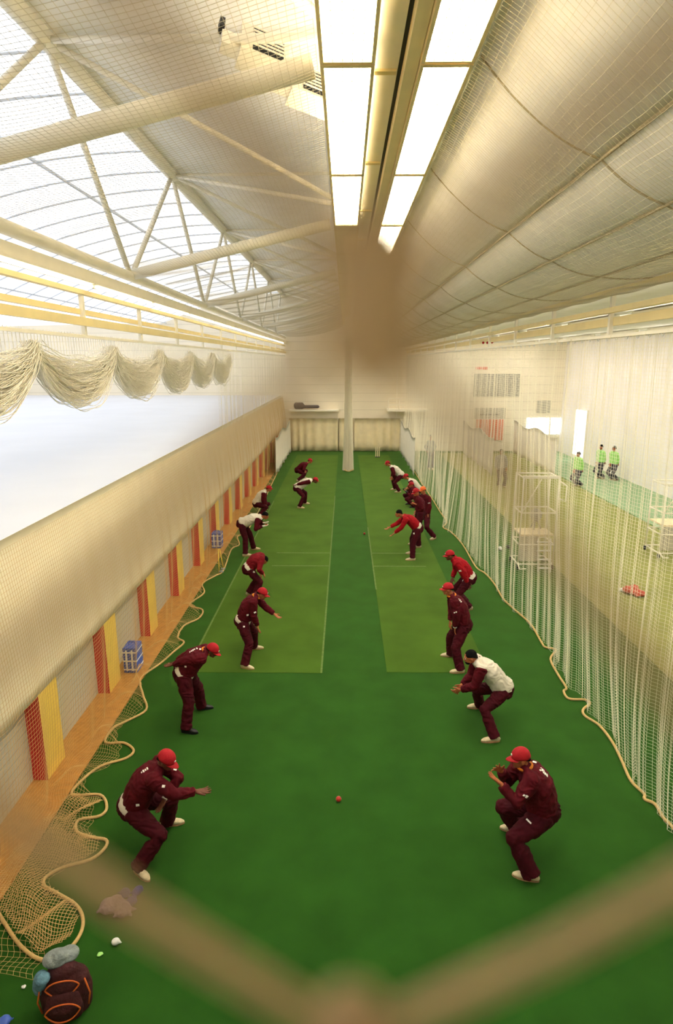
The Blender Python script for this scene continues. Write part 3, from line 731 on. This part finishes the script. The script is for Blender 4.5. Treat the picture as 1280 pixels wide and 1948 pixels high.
    mb.tube([hipw - up * .09, hipw - up * .02, hipw + up * .07, hipw + up * .14], [(.145 * s * b_, .115 * s * b_), (.168 * s * b_, .135 * s * b_), (.158 * s * b_, .125 * s * b_), (.14 * s * b_, .11 * s * b_)], 16, lat=l, roundcap=True)
    mb.ball(hipw + back * .035 - up * .03, (.15 * s * b_,) * 3, None, 14)
    for k in range(2):
        m1 = hj[k].lerp(knees[k], .5); cuff = ank[k][0] + Vector((0, 0, -.015)); m2 = knees[k].lerp(cuff, .35)
        mb.tube([hj[k] + up * .03, m1, knees[k], m2, knees[k].lerp(cuff, .75), cuff], [.116 * s * b_, .106 * s * b_, .086 * s * b_, .086 * s * b_, .082 * s * b_, .088 * s * b_], 14, roundcap=False)
        mb.ball(knees[k], .083 * s * b_, None, 12)
    part(mb, 'trousers', trousers)
    # ---- top
    def torso(mb, g=1.0, low=.0):
        q = b_ * g; pts = [hipw + up * (.045 + low), hipw.lerp(nk, .32) + back * .035, hipw.lerp(nk, .62) + back * .05, hipw.lerp(nk, .84) + back * .03, nk - up * .02]
        mb.tube(pts, [(.186 * s * q, .156 * s * q), (.190 * s * q, .160 * s * q), (.205 * s * q, .158 * s * q), (.198 * s * q, .128 * s * q), (.095 * s, .088 * s)], 18, lat=l, roundcap=False)
        for k in range(2):
            mb.ball(sh[k].lerp(shc, .1), .096 * s * (b_ * .5 + .5), None, 12)
            mb.tube([nk + up * .03, sh[k] + up * .045], [.062 * s, .05 * s], 12, roundcap=True)
        mb.tube([nk - up * .04, nk + up * .045], [(.088 * s, .084 * s), (.072 * s, .072 * s)], 16, lat=l)
    def arm(mb, k, g=1.0):
        q = (b_ * .5 + .5) * g; cuff = wr[k] - (wr[k] - el[k]).normalized() * .02
        mb.tube([shc.lerp(sh[k], .6), sh[k], sh[k].lerp(el[k], .5), el[k], el[k].lerp(cuff, .5), cuff], [.082 * s * q, .092 * s * q, .080 * s * q, .070 * s * q, .063 * s * q, .050 * s * q], 12, roundcap=False)
        mb.ball(el[k], .069 * s * q, None, 10)
    if sleeves is None:
        mb = MB(); torso(mb); arm(mb, 0); arm(mb, 1); top_o = part(mb, 'jacket', top)
    else:
        mb = MB(); torso(mb, 1.02, -.05); mb.ball(hipw + back * .045 + up * .02, .166 * s * b_, None, 14); top_o = part(mb, 'shirt', top)
        for k in range(2): mb = MB(); arm(mb, k, 1.06); part(mb, 'sleeve', sleeves, top_o)
    if hem is not None:
        mb = MB(); mb.tube([hipw - up * .035 + back * .012, hipw + up * .02 + back * .014, hipw + up * .09 + back * .01], [(.188 * s * b_, .166 * s * b_), (.190 * s * b_, .166 * s * b_), (.175 * s * b_, .150 * s * b_)], 18, lat=l)
        part(mb, 'shirt_hem', hem)
    if collar is not None:
        mb = MB(); cc = nk + up * .035; uu = (up + hu).normalized(); a1 = l; a2 = uu.cross(l)
        ringp = [cc + a1 * math.cos(t) * .082 * s + a2 * math.sin(t) * .082 * s for t in np.linspace(0, 2 * math.pi, 21)]
        mb.tube(ringp, .017 * s, 8); part(mb, 'collar', collar, fuse=False)
    # ---- shoes
    for k in range(2):
        a0, dv, g0 = ank[k]; lt = Vector((-dv.y, dv.x, 0)); g = Vector((g0.x, g0.y, 0)); q = lambda t, z: g + dv * t * s + Vector((0, 0, z * s))
        mb = MB(); mb.tube([q(-.125, .045), q(-.10, .055), q(-.05, .062), q(.0, .055), q(.06, .046), q(.11, .038), q(.145, .030)], [(.024 * s, .035 * s), (.036 * s, .047 * s), (.038 * s, .054 * s), (.040 * s, .046 * s), (.048 * s, .036 * s), (.044 * s, .028 * s), (.026 * s, .018 * s)], 12, lat=lt, roundcap=True)
        mb.tube([q(-.06, .07), q(-.065, .115)], [(.042 * s, .042 * s), (.045 * s, .048 * s)], 12, lat=lt)
        so = part(mb, 'shoe', shoes, v=.008 if fine else .012, sm=2)
        mb = MB(); out = []
        for t in range(24):
            a = 2 * math.pi * t / 24; cx_ = .155 * math.cos(a); wy = (.046 if cx_ > 0 else .038) * math.sin(a); out.append(g + dv * (cx_ + .01) * s + lt * wy * s)
        V = [p + Vector((0, 0, .002)) for p in out] + [p + Vector((0, 0, .024)) for p in out]; n = 24
        mb.add(V, [(i, (i + 1) % n, n + (i + 1) % n, n + i) for i in range(n)] + [tuple(range(n - 1, -1, -1)), tuple(range(n, 2 * n))]); mb.build('sole', M_SOLE if shoes is not M_SHOEB else M_BLACK, so)
    # ---- hair, cap
    def dome(rx, ry, rz, cx_, cz, z0, m, name, par, back_cut=0):
        mb = MB(); n, mm = 22, 9; V = []; Fc = []
        for i in range(mm + 1):
            t = (math.pi / 2 + z0) * i / mm
            for j in range(n):
                a = 2 * math.pi * j / n; low = max(0, -math.cos(a)) * back_cut * max(0, i / mm - .6)
                V.append(P(cx_ + rx * math.sin(t) * math.cos(a), ry * math.sin(t) * math.sin(a), cz + rz * math.cos(t) - low))
        for i in range(mm):
            for j in range(n): x_, y_ = i * n + j, i * n + (j + 1) % n; Fc.append((x_, x_ + n, y_ + n, y_))
        Fc.append(tuple(mm * n + j for j in range(n - 1, -1, -1))); mb.add(V, Fc); return mb.build(name, m, par, True)
    dome(.104, .083, .100, -.022, .026, -.02, M_HAIR, 'hair', body, .16)
    if cap is not None:
        co = dome(.116, .093, .112, -.014, .034, .03, cap, 'cap', body, .03)
        mb = MB(); g = []
        for i in range(11):
            a = math.radians(-62 + 124 * i / 10); row = []
            for j in range(5):
                r_ = .098 + .082 * j / 4 * (math.cos(a) ** .6 if math.cos(a) > 0 else 0); row.append(tuple(P(-.01 + r_ * math.cos(a), .088 * math.sin(a) * (1 - .12 * j / 4), .030 - .012 * j / 4 - .016 * (math.sin(a) ** 2))))
            g.append(row)
        sheet('brim', g, cap, co, thick=.006)
        MB().ball(P(.096, 0, .072), (.007, .017, .014), R, 8).build('badge', M_MARK, co, True)
    if beard:
        mb = MB(); mb.ball(P(.045, 0, -.078), (.05 * s, .05 * s, .042 * s), R, 12); part(mb, 'beard', M_HAIR, fuse=False)
    if fine:
        for q in (-1, 1): MB().ball(P(.083, q * .032, .002), (.010, .012, .008), R, 8).build('eye', M_EYE, body, True)
    if gloves is not None:
        for k in range(2): mb = MB(); hand(mb, wr[k] , hdirs[k], (0, 0, 1), 1 if k == 0 else -1, curl, .05, s * 1.35); part(mb, 'glove', gloves, v=.012, sm=2)
    if watch is not None:
        k = watch; mb = MB(); dr = (wr[k] - el[k]).normalized(); mb.tube([wr[k] - dr * .012, wr[k] + dr * .012], [(.038, .033), (.038, .033)], 14); mb.build('wristwatch', M_MARK, body, True)
    # ---- small white marks sewn on the clothes, sitting on the cloth surface
    tri = {}
    for (ob, kx) in [(o_, o_.name.split('.')[0]) for o_ in body.children]: tri[ob] = kx
    trees = [(ob, BVHTree.FromPolygons([ob.matrix_world @ v.co if False else v.co.copy() for v in ob.data.vertices], [tuple(p.vertices) for p in ob.data.polygons])) for ob in tri if tri[ob] in ('jacket', 'trousers', 'shirt')]
    for (mx, my, wd, ht, ang, n_) in marks:
        best = None; rd = ray(mx, my).normalized()
        for ob, t in trees:
            hit = t.ray_cast(EYE, rd)
            if hit[0] is not None and (best is None or hit[3] < best[1][3]): best = (ob, hit, t)
        if best is None: continue
        ob, hit, t = best; nn = hit[1].normalized(); nn = -nn if nn.dot(rd) > 0 else nn
        ux = cr * math.cos(math.radians(ang)) + cu * math.sin(math.radians(ang)); ux = (ux - nn * nn.dot(ux)).normalized(); uy = nn.cross(ux); mb = MB()
        for q in range(n_):
            cx_ = (q + .5) / n_ * wd - wd / 2; hw = wd / n_ * (.33 if n_ > 1 else .5); hh = ht / 2 * (random.uniform(.6, 1.1) if n_ > 1 else 1)
            cen = t.find_nearest(hit[0] + ux * cx_)[0] or hit[0]; V = []
            for (sa, sb_) in ((-1, -1), (1, -1), (1, 1), (-1, 1)): V.append(cen + ux * sa * hw + uy * sb_ * hh)
            V2 = [(t.find_nearest(v)[0] or v) for v in V]
            V = [v - nn * .002 for v in V2] + [v + nn * .006 for v in V2]
            mb.add(V, [(3, 2, 1, 0), (4, 5, 6, 7), (0, 1, 5, 4), (1, 2, 6, 5), (2, 3, 7, 6), (3, 0, 4, 7)])
        mb.build('emblem', M_MARK, ob)
    return body

# left row, facing right.  (right side is nearest the camera)
figure('crouching man in maroon and red cap, nearest in the left row, reaching a hand out', [(268, 1665, -35), (327, 1569, 12)], (255, 1530, 0), (302, 1462, 0), (317, 1447, -.02),
       [(383, 1508, -.02), (315, 1530, -.12)], (-18, -28), 5, hem=M_WHITE, skin=M_SKIND, bulk=1.08, watch=1, palms=[(0, -.2, 1), (-.3, -.6, -.4)], elbow=[(.3, -.4, -1), (.9, .1, -.3)],
       marks=[(275, 1466, .10, .03, 52, 4), (311, 1496, .035, .03, 0, 1), (333, 1464, .045, .025, 10, 1), (262, 1531, .04, .035, 0, 1)], curl=.30, spread=.16)
figure('man in baggy maroon tracksuit bending with hands behind his back, second at left', [(360, 1394, -8), (389, 1349, 10)], (352, 1279, 0), (390, 1241, 0), (404, 1238, 0),
       [(315, 1267, -.05), (316, 1266, .08)], (-10, -34), 0, hem=M_WHITE, skin=M_SKIND, bulk=1.13, s=.95, collar=M_ORANGE, shoes=M_SHOEB, palms=[(0, 0, 1), (0, 0, 1)], elbow=[(-.5, -.7, .9), (-.5, .7, .9)],
       marks=[(367, 1237, .16, .035, 38, 5), (381, 1235, .03, .03, 0, 1), (353, 1268, .035, .03, 0, 1), (387, 1275, .045, .025, 10, 1)])
figure('stooping man in maroon tracksuit with both arms spread low, third from the camera at left', [(470, 1272, -15), (488, 1235, 10)], (463, 1180, 0), (486, 1137, 0), (499, 1130, 0),
       [(493, 1211, -.1), (530, 1176, .1)], (-5, -26), 0, hem=M_WHITE, collar=M_ORANGE, skin=M_SKIN, bulk=1.05, s=.94, palms=[(.5, 0, .7), (0, 0, 1)],
       marks=[(464, 1137, .07, .05, 40, 2), (471, 1170, .04, .035, 0, 1), (485, 1165, .045, .03, 20, 1), (464, 1192, .035, .03, 0, 1)])
figure('man in maroon bent double with white shirt tail showing, fourth from the camera at left', [(487, 1141, 10), (477, 1131, 20)], (474, 1081, 0), (498, 1058, .05), (503, 1066, .2),
       [(501, 1096, -.1), (496, 1096, .15)], (25, -60), 15, hem=M_WHITE, cap=None, skin=M_SKIN, marks=[(483, 1088, .05, .04, 0, 1)], top=mat('worn maroon fabric', (.17, .005, .010), .8, bump=.5, bscale=11, var=.2, vscale=8, spec=.15), s=.92, bulk=1.08, fine=False, palms=[(-1, 0, 0), (-1, 0, 0)])
figure('bareheaded man with white back and white gloves bending beside the left net', [(470, 1058, 10), (486, 1046, 10)], (461, 996, 0), (495, 985, 0), (505, 981, 0),
       [(501, 1004, -.1), (504, 998, .1)], (0, -25), 0, top=M_WHITE, sleeves=M_MAROON, cap=None, gloves=M_MARK, fine=False)
figure('hazy man in white and maroon leaning forward close to the left fascia', [(495, 985, 10), (501, 976, 10)], (489, 957, 0), (504, 935, 0), (512, 930, 0),
       [(502, 968, -.1), (506, 965, .1)], (0, -10), 0, top=M_WHITE, sleeves=M_MAROON, fine=False)
figure('man with white back and red cap crouching with hands behind him, far left pitch', [(572, 967, -5), (582, 959, 5)], (566, 928, 0), (591, 914, 0), (600, 914, 0),
       [(560, 923, -.1), (560, 922, .15)], (0, -20), 0, top=M_WHITE, sleeves=M_MAROON, skin=M_SKIND, elbow=[(-.2, -.8, .3), (-.2, .8, .3)], fine=False)
figure('farthest man of the left row, maroon tracksuit, leaning forward before the curtain', [(569, 916, 0), (578, 910, 5)], (567, 894, 0), (583, 882, 0), (590, 877, 0),
       [(577, 900, -.1), (580, 898, .1)], (0, -10), 0, fine=False)
# right row, facing left. (left side is nearest the camera)
figure('stocky man in maroon and red cap, nearest in the right row, both hands raised', [(975, 1581, 165), (1001, 1672, 162)], (1030, 1538, 0), (1000, 1461, 0), (989, 1443, 0),
       [(944, 1470, .0), (941, 1492, -.16)], (185, -8), 180, collar=M_ORANGE, bulk=1.24, skin=M_SKIN, palms=[(-.2, -1, .3), (0, .2, 1)], elbow=[(.2, .3, -1), (.35, -.5, -1)], curl=.12, spread=.30,
       marks=[(1034, 1468, .15, .055, -62, 5), (1017, 1450, .05, .03, -50, 1), (980, 1490, .05, .045, 0, 1), (999, 1514, .075, .03, -30, 2), (1006, 1562, .075, .022, -35, 1)])
figure('bareheaded bearded man with white back and maroon sleeves, second from the camera at right', [(906, 1347, 178), (934, 1411, 183)], (955, 1309, 0), (908, 1260, 0), (894, 1250, -.02),
       [(873, 1311, .02), (871, 1317, -.08)], (182, -12), 180, top=M_WHITE, sleeves=M_MAROON, cap=None, beard=True, skin=M_SKIN, palms=[(0, -1, .2), (0, 1, .3)], curl=.5, elbow=[(.3, .4, -1), (.4, -.5, -1)],
       marks=[(915, 1288, .085, .022, 22, 2)])
figure('upright man in maroon tracksuit resting hands on his thighs, third from the camera at right', [(852, 1249, 175), (870, 1280, 182)], (880, 1187, 0), (860, 1135, 0), (851, 1121, 0),
       [(855, 1212, .05), (866, 1210, -.16)], (184, -6), 180, collar=M_ORANGE, bulk=1.12, s=.95, skin=M_SKIN, palms=[(.5, 0, -1), (.5, 0, -1)], watch=1,
       marks=[(866, 1165, .085, .03, 25, 2), (875, 1142, .10, .035, -50, 3)])
figure('man in bright red top and red cap letting one arm hang, fourth at right', [(882, 1150, 170), (888, 1160, 185)], (892, 1098, 0), (864, 1065, 0), (855, 1057, 0),
       [(860, 1105, .15), (899, 1128, -.2)], (182, -12), 180, top=M_REDTOP, hem=M_WHITE, skin=M_SKIND, marks=[(875, 1086, .06, .04, 30, 1), (880, 1104, .04, .04, 0, 1)], elbow=[None, (1, -.3, 0)], palms=[(0, 0, -1), (0, -1, 0)])
figure('bareheaded man in bright red top crouching with both arms stretched out, right pitch', [(781, 1054, 180), (781, 1066, 182)], (794, 1004, 0), (769, 984, 0), (758, 977, 0),
       [(733, 1009, .12), (747, 1018, -.12)], (182, -8), 180, top=M_REDTOP, hem=M_WHITE, cap=None, skin=M_SKIN, marks=[(787, 1015, .06, .05, 0, 1)], fine=False)
figure('standing man in maroon with orange cap and legs apart beside the right net', [(790, 1014, 200), (824, 1026, 220)], (809, 979, 0), (808, 944, 0), (804, 933, 0),
       [(790, 975, .2), (814, 983, -.2)], (205, -10), 215, cap=M_CAPO, collar=None, skin=M_SKIN, fine=False, marks=[(803, 953, .06, .05, 0, 1), (816, 957, .07, .04, 10, 1)])
figure('man in maroon and red cap hunched in front of the standing orange capped man', [(785, 1036, 185), (793, 1042, 185)], (799, 974, 0), (793, 946, 0), (791, 937, -.05),
       [(787, 962, .1), (791, 963, -.1)], (200, -20), 190, skin=M_SKIN, fine=False)
figure('man in maroon and pinkish red cap reaching a black gloved hand to the left', [(778, 960, 180), (786, 966, 180)], (790, 941, 0), (783, 929, 0), (782, 923, 0),
       [(770, 936, .1), (772, 938, -.1)], (182, -10), 182, skin=M_SKIN, gloves=M_BLACK, shoes=M_SHOEB, fine=False)
figure('man with white back and red cap stooping behind the pinkish capped man', [(783, 948, 180), (790, 952, 180)], (795, 931, 0), (779, 913, 0), (772, 907, 0),
       [(775, 930, .1), (778, 932, -.1)], (182, -14), 182, top=M_WHITE, sleeves=M_MAROON, fine=False)
figure('farthest man of the right row, white back and red cap, hands on knees', [(749, 932, 180), (757, 937, 180)], (762, 904, 0), (744, 888, 0), (737, 882, 0),
       [(745, 910, .1), (748, 912, -.1)], (182, -14), 182, top=M_WHITE, sleeves=M_MAROON, fine=False)
# people beyond the right net
figure('man in grey top standing in the next lane behind the net', [(948, 925, -90), (959, 927, -80)], (953, 893, 0), (953, 868, 0), (954, 859, 0),
       [(944, 895, 0), (963, 893, -.1)], (-90, -5), -85, top=M_GREYC, trousers=M_DKC, cap=None, fine=False)
figure('man in grey standing half hidden behind the right canvas screen', [(816, 893, -90), (823, 894, -90)], (819, 862, 0), (819, 840, 0), (819, 831, 0),
       [(812, 860, 0), (826, 860, 0)], (-90, 0), -90, top=M_GREYC, trousers=M_DKC, cap=None, fine=False, Y=33.5 * K)
for (px, py, lb) in ((1100, 922, 'light green shirt standing nearest below the bright doorway'), (1143, 908, 'light green shirt, left one of the pair by the right wall'), (1168, 911, 'light green shirt, right one of the pair by the right wall')):
    figure('distant person in ' + lb, [(px - 5, py + 2, 200), (px + 4, py + 3, 200)], (px, py - 27, 0), (px, py - 50, 0), (px, py - 58, 0), [(px - 8, py - 26, 0), (px + 8, py - 26, 0)], (190, 0), 200, top=M_GREENC, trousers=M_DKC, cap=None, fine=False)

# ================================================================ loose things
def ballo(px, py, r, m, name, label, cat):
    c = gz(px, py, r); return tag(MB().ball(c, r, n=20).build(name, m, None, True), label, cat)
b1 = ballo(644, 1520, .037, M_BALL, 'cricket_ball', 'red leather ball on the carpet in the near middle', 'ball')
ballo(693, 1015, .037, M_BALL, 'cricket_ball', 'red leather ball on the carpet farther up the middle strip', 'ball')
c = gz(644, 1520, .037)
MB().tube([c + Vector((.0372 * math.cos(t), .0372 * math.sin(t) * .6, .0372 * math.sin(t) * .8)) for t in np.linspace(0, 6.28, 24)], .0012, 5).build('seam', M_CURT, b1)
# crates on the ledge
def crate(px, py, w, d, h, label):
    c = gz(px, py, .036); e = empty('plastic_crate', c); tag(e, label, 'crate', 'blue crates on the ledge'); x, y, z = c
    MB().box((x - w / 2, y - d / 2, z), (x + w / 2, y + d / 2, z + h), ).build('body', M_BLUE, e, bevel=.012)
    for k in range(5):
        zz = z + h * (.12 + .17 * k)
        MB().box((x - w / 2 - .004, y - d / 2 - .006, zz), (x + w / 2 + .004, y + d / 2 + .006, zz + h * .05)).build('rib', M_WHITEP if k % 2 == 0 else M_BLUE, e)
    for k in range(2): MB().box((x - w * .3 + k * w * .42, y - d / 2 - .012, z + h * .1), (x - w * .3 + k * w * .42 + w * .12, y - d / 2 - .004, z + h * .92)).build('slat', M_WHITEP, e)
    MB().tube([(x - w * .25, y, z + h), (x - w * .2, y, z + h + .05), (x + w * .2, y, z + h + .05), (x + w * .25, y, z + h)], .012, 8).build('handle', M_BLUE, e)
crate(255, 1272, .26, .36, .52, 'blue and white ribbed crate on the timber ledge by a pillar')
crate(414, 1040, .3, .36, .5, 'blue and white ribbed crate far along the timber ledge')
c = gz(417, 1090); e = empty('barrier_stand', c); tag(e, 'thin orange stand with two feet beside the left net', 'stand')
MB().tube([c, c + Vector((0, 0, .72))], .016, 8).build('pole', M_PYEL, e, True)
MB().tube([c + Vector((.08, .25, 0)), c + Vector((.02, .1, .7))], .014, 8).build('pole', M_PYEL, e, True)
for dy in (0, .25): MB().ball(c + Vector((.06, dy, .04)), (.07, .05, .04)).build('foot', M_GREYC, e, True)
# shoes by the tower
for k, (px, py) in enumerate(((951, 1045), (966, 1042))):
    c = gz(px, py); mb = MB(); mb.tube([c + Vector((0, -.13, .05)), c + Vector((0, -.02, .06)), c + Vector((0, .08, .04)), c + Vector((0, .14, .03))], [(.035, .04), (.045, .05), (.045, .035), (.03, .02)], 12, lat=(1, 0, 0), roundcap=True)
    o = mb.fuse('training_shoe', M_WHITEP if k == 0 else M_BLACK, voxel=.012, smooth=2); tag(o, ('white' if k == 0 else 'black') + ' training shoe left on the floor beyond the right net', 'shoe')
    MB().box((c.x - .04, c.y - .14, 0.002), (c.x + .04, c.y + .14, .02)).build('sole', M_DKC, o, bevel=.006)
# crumpled cloths and bags
def lump(name, pts, m, label, cat, vox=.018, parent=None):
    mb = MB()
    for (px, py, z, rx, ry, rz) in pts:
        c = gz(px, py, z); mb.ball((c.x, c.y, max(c.z, rz + .002)), (rx, ry, rz), Matrix.Rotation(random.uniform(0, 3), 3, 'Z'), 12)
        for k in range(4): a = random.uniform(0, 6.28); mb.tube([(c.x, c.y, max(c.z, rz)), (c.x + rx * 1.25 * math.cos(a), c.y + ry * 1.25 * math.sin(a), max(.02, c.z * random.uniform(.4, 1.3)))], [(rx * .5, rz * .5), (rx * .18, rz * .25)], 8, roundcap=True)
    o = mb.fuse(name, m, None, vox, 2)
    return tag(o, label, cat) if label else o
M_NAVY = mat('navy cloth', (.012, .022, .16), .75, bump=.8, bscale=25, var=.3, vscale=14)
M_MAUVE = mat('mauve plastic bag', (.22, .14, .17), .5, bump=.9, bscale=30, var=.25, vscale=18)
M_TOWEL = mat('grey towel', (.22, .25, .25), .9, bump=.9, bscale=30, var=.25, vscale=14)
M_TOWELB = mat('pale blue towel', (.12, .24, .32), .9, bump=.9, bscale=30, var=.3, vscale=14)
lump('crumpled_bag', [(238, 1698, .05, .07, .06, .04), (262, 1694, .07, .05, .07, .05), (250, 1715, .04, .07, .06, .04)], M_NAVY, 'crumpled navy cloth on the carpet behind the mauve bag', 'cloth')
lump('crumpled_bag', [(205, 1725, .06, .10, .09, .07), (235, 1732, .05, .10, .08, .06), (222, 1715, .08, .09, .07, .06)], M_MAUVE, 'crumpled mauve plastic bag on the carpet at near left', 'bag')
lump('paper_ball', [(220, 1792, .03, .045, .04, .035)], M_WHITEP, 'small crumpled white paper on the carpet near the mauve bag', 'paper', vox=.01)
lump('green_wrapper', [(190, 1816, .01, .035, .025, .012)], M_GREENC, 'tiny green wrapper on the carpet by the backpack', 'wrapper', vox=.008)
lump('white_scrap', [(45, 1878, .01, .025, .02, .012)], M_WHITEP, 'small white scrap on the carpet left of the backpack', 'scrap', vox=.008)
lump('blue_packet', [(8, 1945, .03, .07, .06, .035)], M_BLUE, 'blue packet at the bottom left corner of the floor', 'packet')
# backpack
M_PACK = mat('dark maroon backpack cloth', (.055, .010, .012), .75, bump=.6, bscale=30, var=.3, vscale=10)
M_PIPE = mat('orange piping', (.60, .12, .02), .6, var=.1)
c = gz(128, 1925, .0); c = Vector((c.x, c.y, 0)); bp_ = empty('backpack', c); tag(bp_, 'dark backpack with orange piping standing at the near left, towel on top', 'backpack')
Rb = Matrix.Rotation(math.radians(14), 3, 'Z')
def Q(x, y, z): return c + Rb @ Vector((x, y, z))
mb = MB(); mb.tube([Q(0, .05, .03), Q(0, .06, .20), Q(0, .05, .36), Q(0, .04, .44)], [(.22, .13), (.235, .15), (.21, .13), (.15, .08)], 20, lat=Rb @ Vector((1, 0, 0)), roundcap=True)
mb.fuse('pack_body', M_PACK, bp_, .012, 3)
mb = MB(); mb.tube([Q(0, -.07, .05), Q(0, -.085, .17), Q(0, -.06, .27)], [(.16, .06), (.17, .07), (.14, .05)], 16, lat=Rb @ Vector((1, 0, 0)), roundcap=True)
mb.fuse('front_pocket', M_PACK, bp_, .012, 3)
def loopy(w, h, z0, yb): return [Q(w * math.cos(t) * (1 - .12 * abs(math.sin(2 * t))), yb - .015 * math.cos(t) ** 2 * -1, z0 + h * math.sin(t)) for t in np.linspace(0, 2 * math.pi, 33)]
MB().tube(loopy(.145, .085, .36, -.075), .007, 6).build('piping', M_PIPE, bp_, True)
MB().tube(loopy(.15, .10, .17, -.150), .007, 6).build('piping', M_PIPE, bp_, True)
for sx in (-1, 1): MB().tube([Q(sx * .20, -.03, .08), Q(sx * .225, -.04, .22), Q(sx * .19, -.03, .38)], .008, 6).build('piping', M_PIPE, bp_, True)
MB().tube([Q(-.05, .1, .48), Q(-.03, .1, .53), Q(.03, .1, .53), Q(.05, .1, .48)], .012, 8).build('grab_handle', M_PACK, bp_, True)
def plump(name, pts, m, label, cat):
    mb = MB()
    for p, r in pts: mb.ball(p, r, Rb, 12)
    return tag(mb.fuse(name, m, None, .012, 2), label, cat)
plump('towel', [(Q(-.06, .10, .53), (.13, .10, .06)), (Q(.04, .13, .52), (.10, .09, .055)), (Q(-.02, .08, .57), (.07, .06, .05))], M_TOWEL, 'crumpled grey towel on top of the backpack', 'towel')
plump('towel', [(Q(-.19, .02, .40), (.07, .09, .08)), (Q(-.16, -.03, .47), (.07, .07, .05)), (Q(-.22, .06, .32), (.06, .09, .10))], M_TOWELB, 'pale blue towel hanging over the left shoulder of the backpack', 'towel')
# red kit bag and white thing in next lane
lump('kit_bag', [(1198, 1122, .10, .20, .18, .10), (1214, 1128, .08, .20, .16, .08), (1206, 1118, .16, .14, .12, .08)], mat('faded red bag cloth', (.48, .09, .05), .8, bump=.6, bscale=20, var=.2, vscale=9), 'faded red kit bag on the floor beyond the right net', 'bag', vox=.025)
lump('white_bottle', [(1184, 1122, .05, .10, .07, .05)], M_WHITEP, 'white bundle on the floor touching the red kit bag', 'bundle')
# wheeled frame tower beyond the net
def tower(px, py, w, d, h, label, ladder=True):
    c = gz(px, py); x, y = c.x, c.y; e = empty('wheeled_tower', (x, y, 0)); tag(e, label, 'tower', 'wheeled frame towers')
    r = .022
    for sx in (0, 1):
        for sy in (0, 1):
            X_, Y_ = x + sx * w, y + sy * d
            MB().tube([(X_, Y_, .14), (X_, Y_, h)], r, 8).build('upright', M_CREAM, e, True)
            wm = MB(); wm.tube([(X_ - .02, Y_, .07), (X_ + .02, Y_, .07)], .07, 16); wm.build('wheel', M_BLACK, e, True)
    for z in (.16, .75, h * .62, h - .02):
        for sy in (0, 1): MB().tube([(x, y + sy * d, z), (x + w, y + sy * d, z)], r, 8).build('cross_bar', M_CREAM, e, True)
        for sx in (0, 1): MB().tube([(x + sx * w, y, z), (x + sx * w, y + d, z)], r, 8).build('side_bar', M_CREAM, e, True)
    MB().box((x + .03, y + .03, 1.0), (x + w - .03, y + d - .03, 1.05)).build('platform', M_CURT, e)
    MB().box((x - .02, y - .03, h - .02), (x + w + .02, y + .05, h + .04)).build('top_board', M_CREAM, e)
    MB().box((x + .03, y + .01, .25), (x + w * .55, y + .03, 1.0)).build('front_panel', M_BOARD, e)
    MB().tube([(x, y, h * .62), (x + w * .5, y, h - .05)], r * .8, 8).build('brace', M_CREAM, e, True); MB().tube([(x, y - .02, .2), (x - .05, y - .35, .12), (x + .15, y - .3, .12)], r, 8).build('outrigger', M_CREAM, e, True)
    MB().tube([(x + w, y, h - .6), (x + w + .22, y, h - .7), (x + w + .22, y, h - .25), (x + w, y, h - .1)], r, 8).build('side_rail', M_CREAM, e, True)
    if ladder:
        lx = x + w * .5
        for dx in (0, .36): MB().tube([(lx + dx, y - .30, .02), (lx + dx + .02, y - .04, .95)], .018, 8).build('ladder_rail', M_WHITEP, e, True)
        for k in range(4): zz = .12 + .24 * k; yy = y - .30 + .26 * zz / .95; MB().box((lx - .01, yy - .04, zz), (lx + .38, yy + .04, zz + .025)).build('step', M_WHITEP, e)
    return e
tower(984, 1083, .92 * K, .8, 2.5 * K, 'wheeled cream frame tower with ladder steps beyond the right net')
tower(1252, 1062, .9, .9, 2.3, 'pale wheeled frame half cut by the right picture edge', False)
mm_ = gz(1020, 1078); c = Vector((mm_.x, mm_.y + .4, 1.06 + .005)); e = empty('bowling_machine', c); tag(e, 'grey bowling machine standing on the platform of the wheeled tower', 'machine')
MB().ball(c + Vector((0, 0, .42)), (.17, .2, .2)).build('head_cover', M_GREYC, e, True)
for a in (0, 2.1, 4.2): MB().tube([c + Vector((.17 * math.cos(a), .17 * math.sin(a), 0)), c + Vector((0, 0, .35))], .02, 8).build('leg', M_GREYC, e, True)
for q, xl in enumerate((6.2, 10.2)):  # added fill lamps, put in to brighten the lanes and wall on the right
    for i in range(9):
        y = (3.2 + 3.9 * i) * K
        l = empty('fill_lamp', (xl * K, y, 6.36 * K)); tag(l, 'added fill lamp over the %s lane right of the net, %s from the camera' % (('next', 'far')[q], ORD[i]), 'light', 'added fill lamps over the right lanes')
        MB().box((xl * K - .09, y, 6.36 * K), (xl * K + .09, y + 3.2, (6.395 + (xl - 3.85) * .0139) * K)).build('housing', M_CREAM, l); MB().box((xl * K - .07, y + .05, 6.33 * K), (xl * K + .07, y + 3.15, 6.358 * K)).build('diffuser', M_FILLAMP, l)
# curtain hooks along the right track
hk = []
for i in range(100):
    y = 3.4 * K + i * .34; t = np.linspace(0, math.pi, 7); hk.append(np.stack([XN + 0 * t, y + .05 * np.cos(t), 5.74 * K - .08 * np.sin(t) + .02], 1))
tag(prisms('track_hooks', hk, .006, M_WHITEP), 'row of small white hooks under the right curtain track', 'hook', kind='stuff')
for px, py in ((919, 652), (927, 652), (936, 651)):
    c = gy(px, py, 16.5 * K); o = MB().ball(c, (.035, .035, .035), n=12).build('indicator_lamp', M_CAP, None, True); tag(o, 'small red knob in the row of three hanging under the right track', 'knob', 'three red knobs')
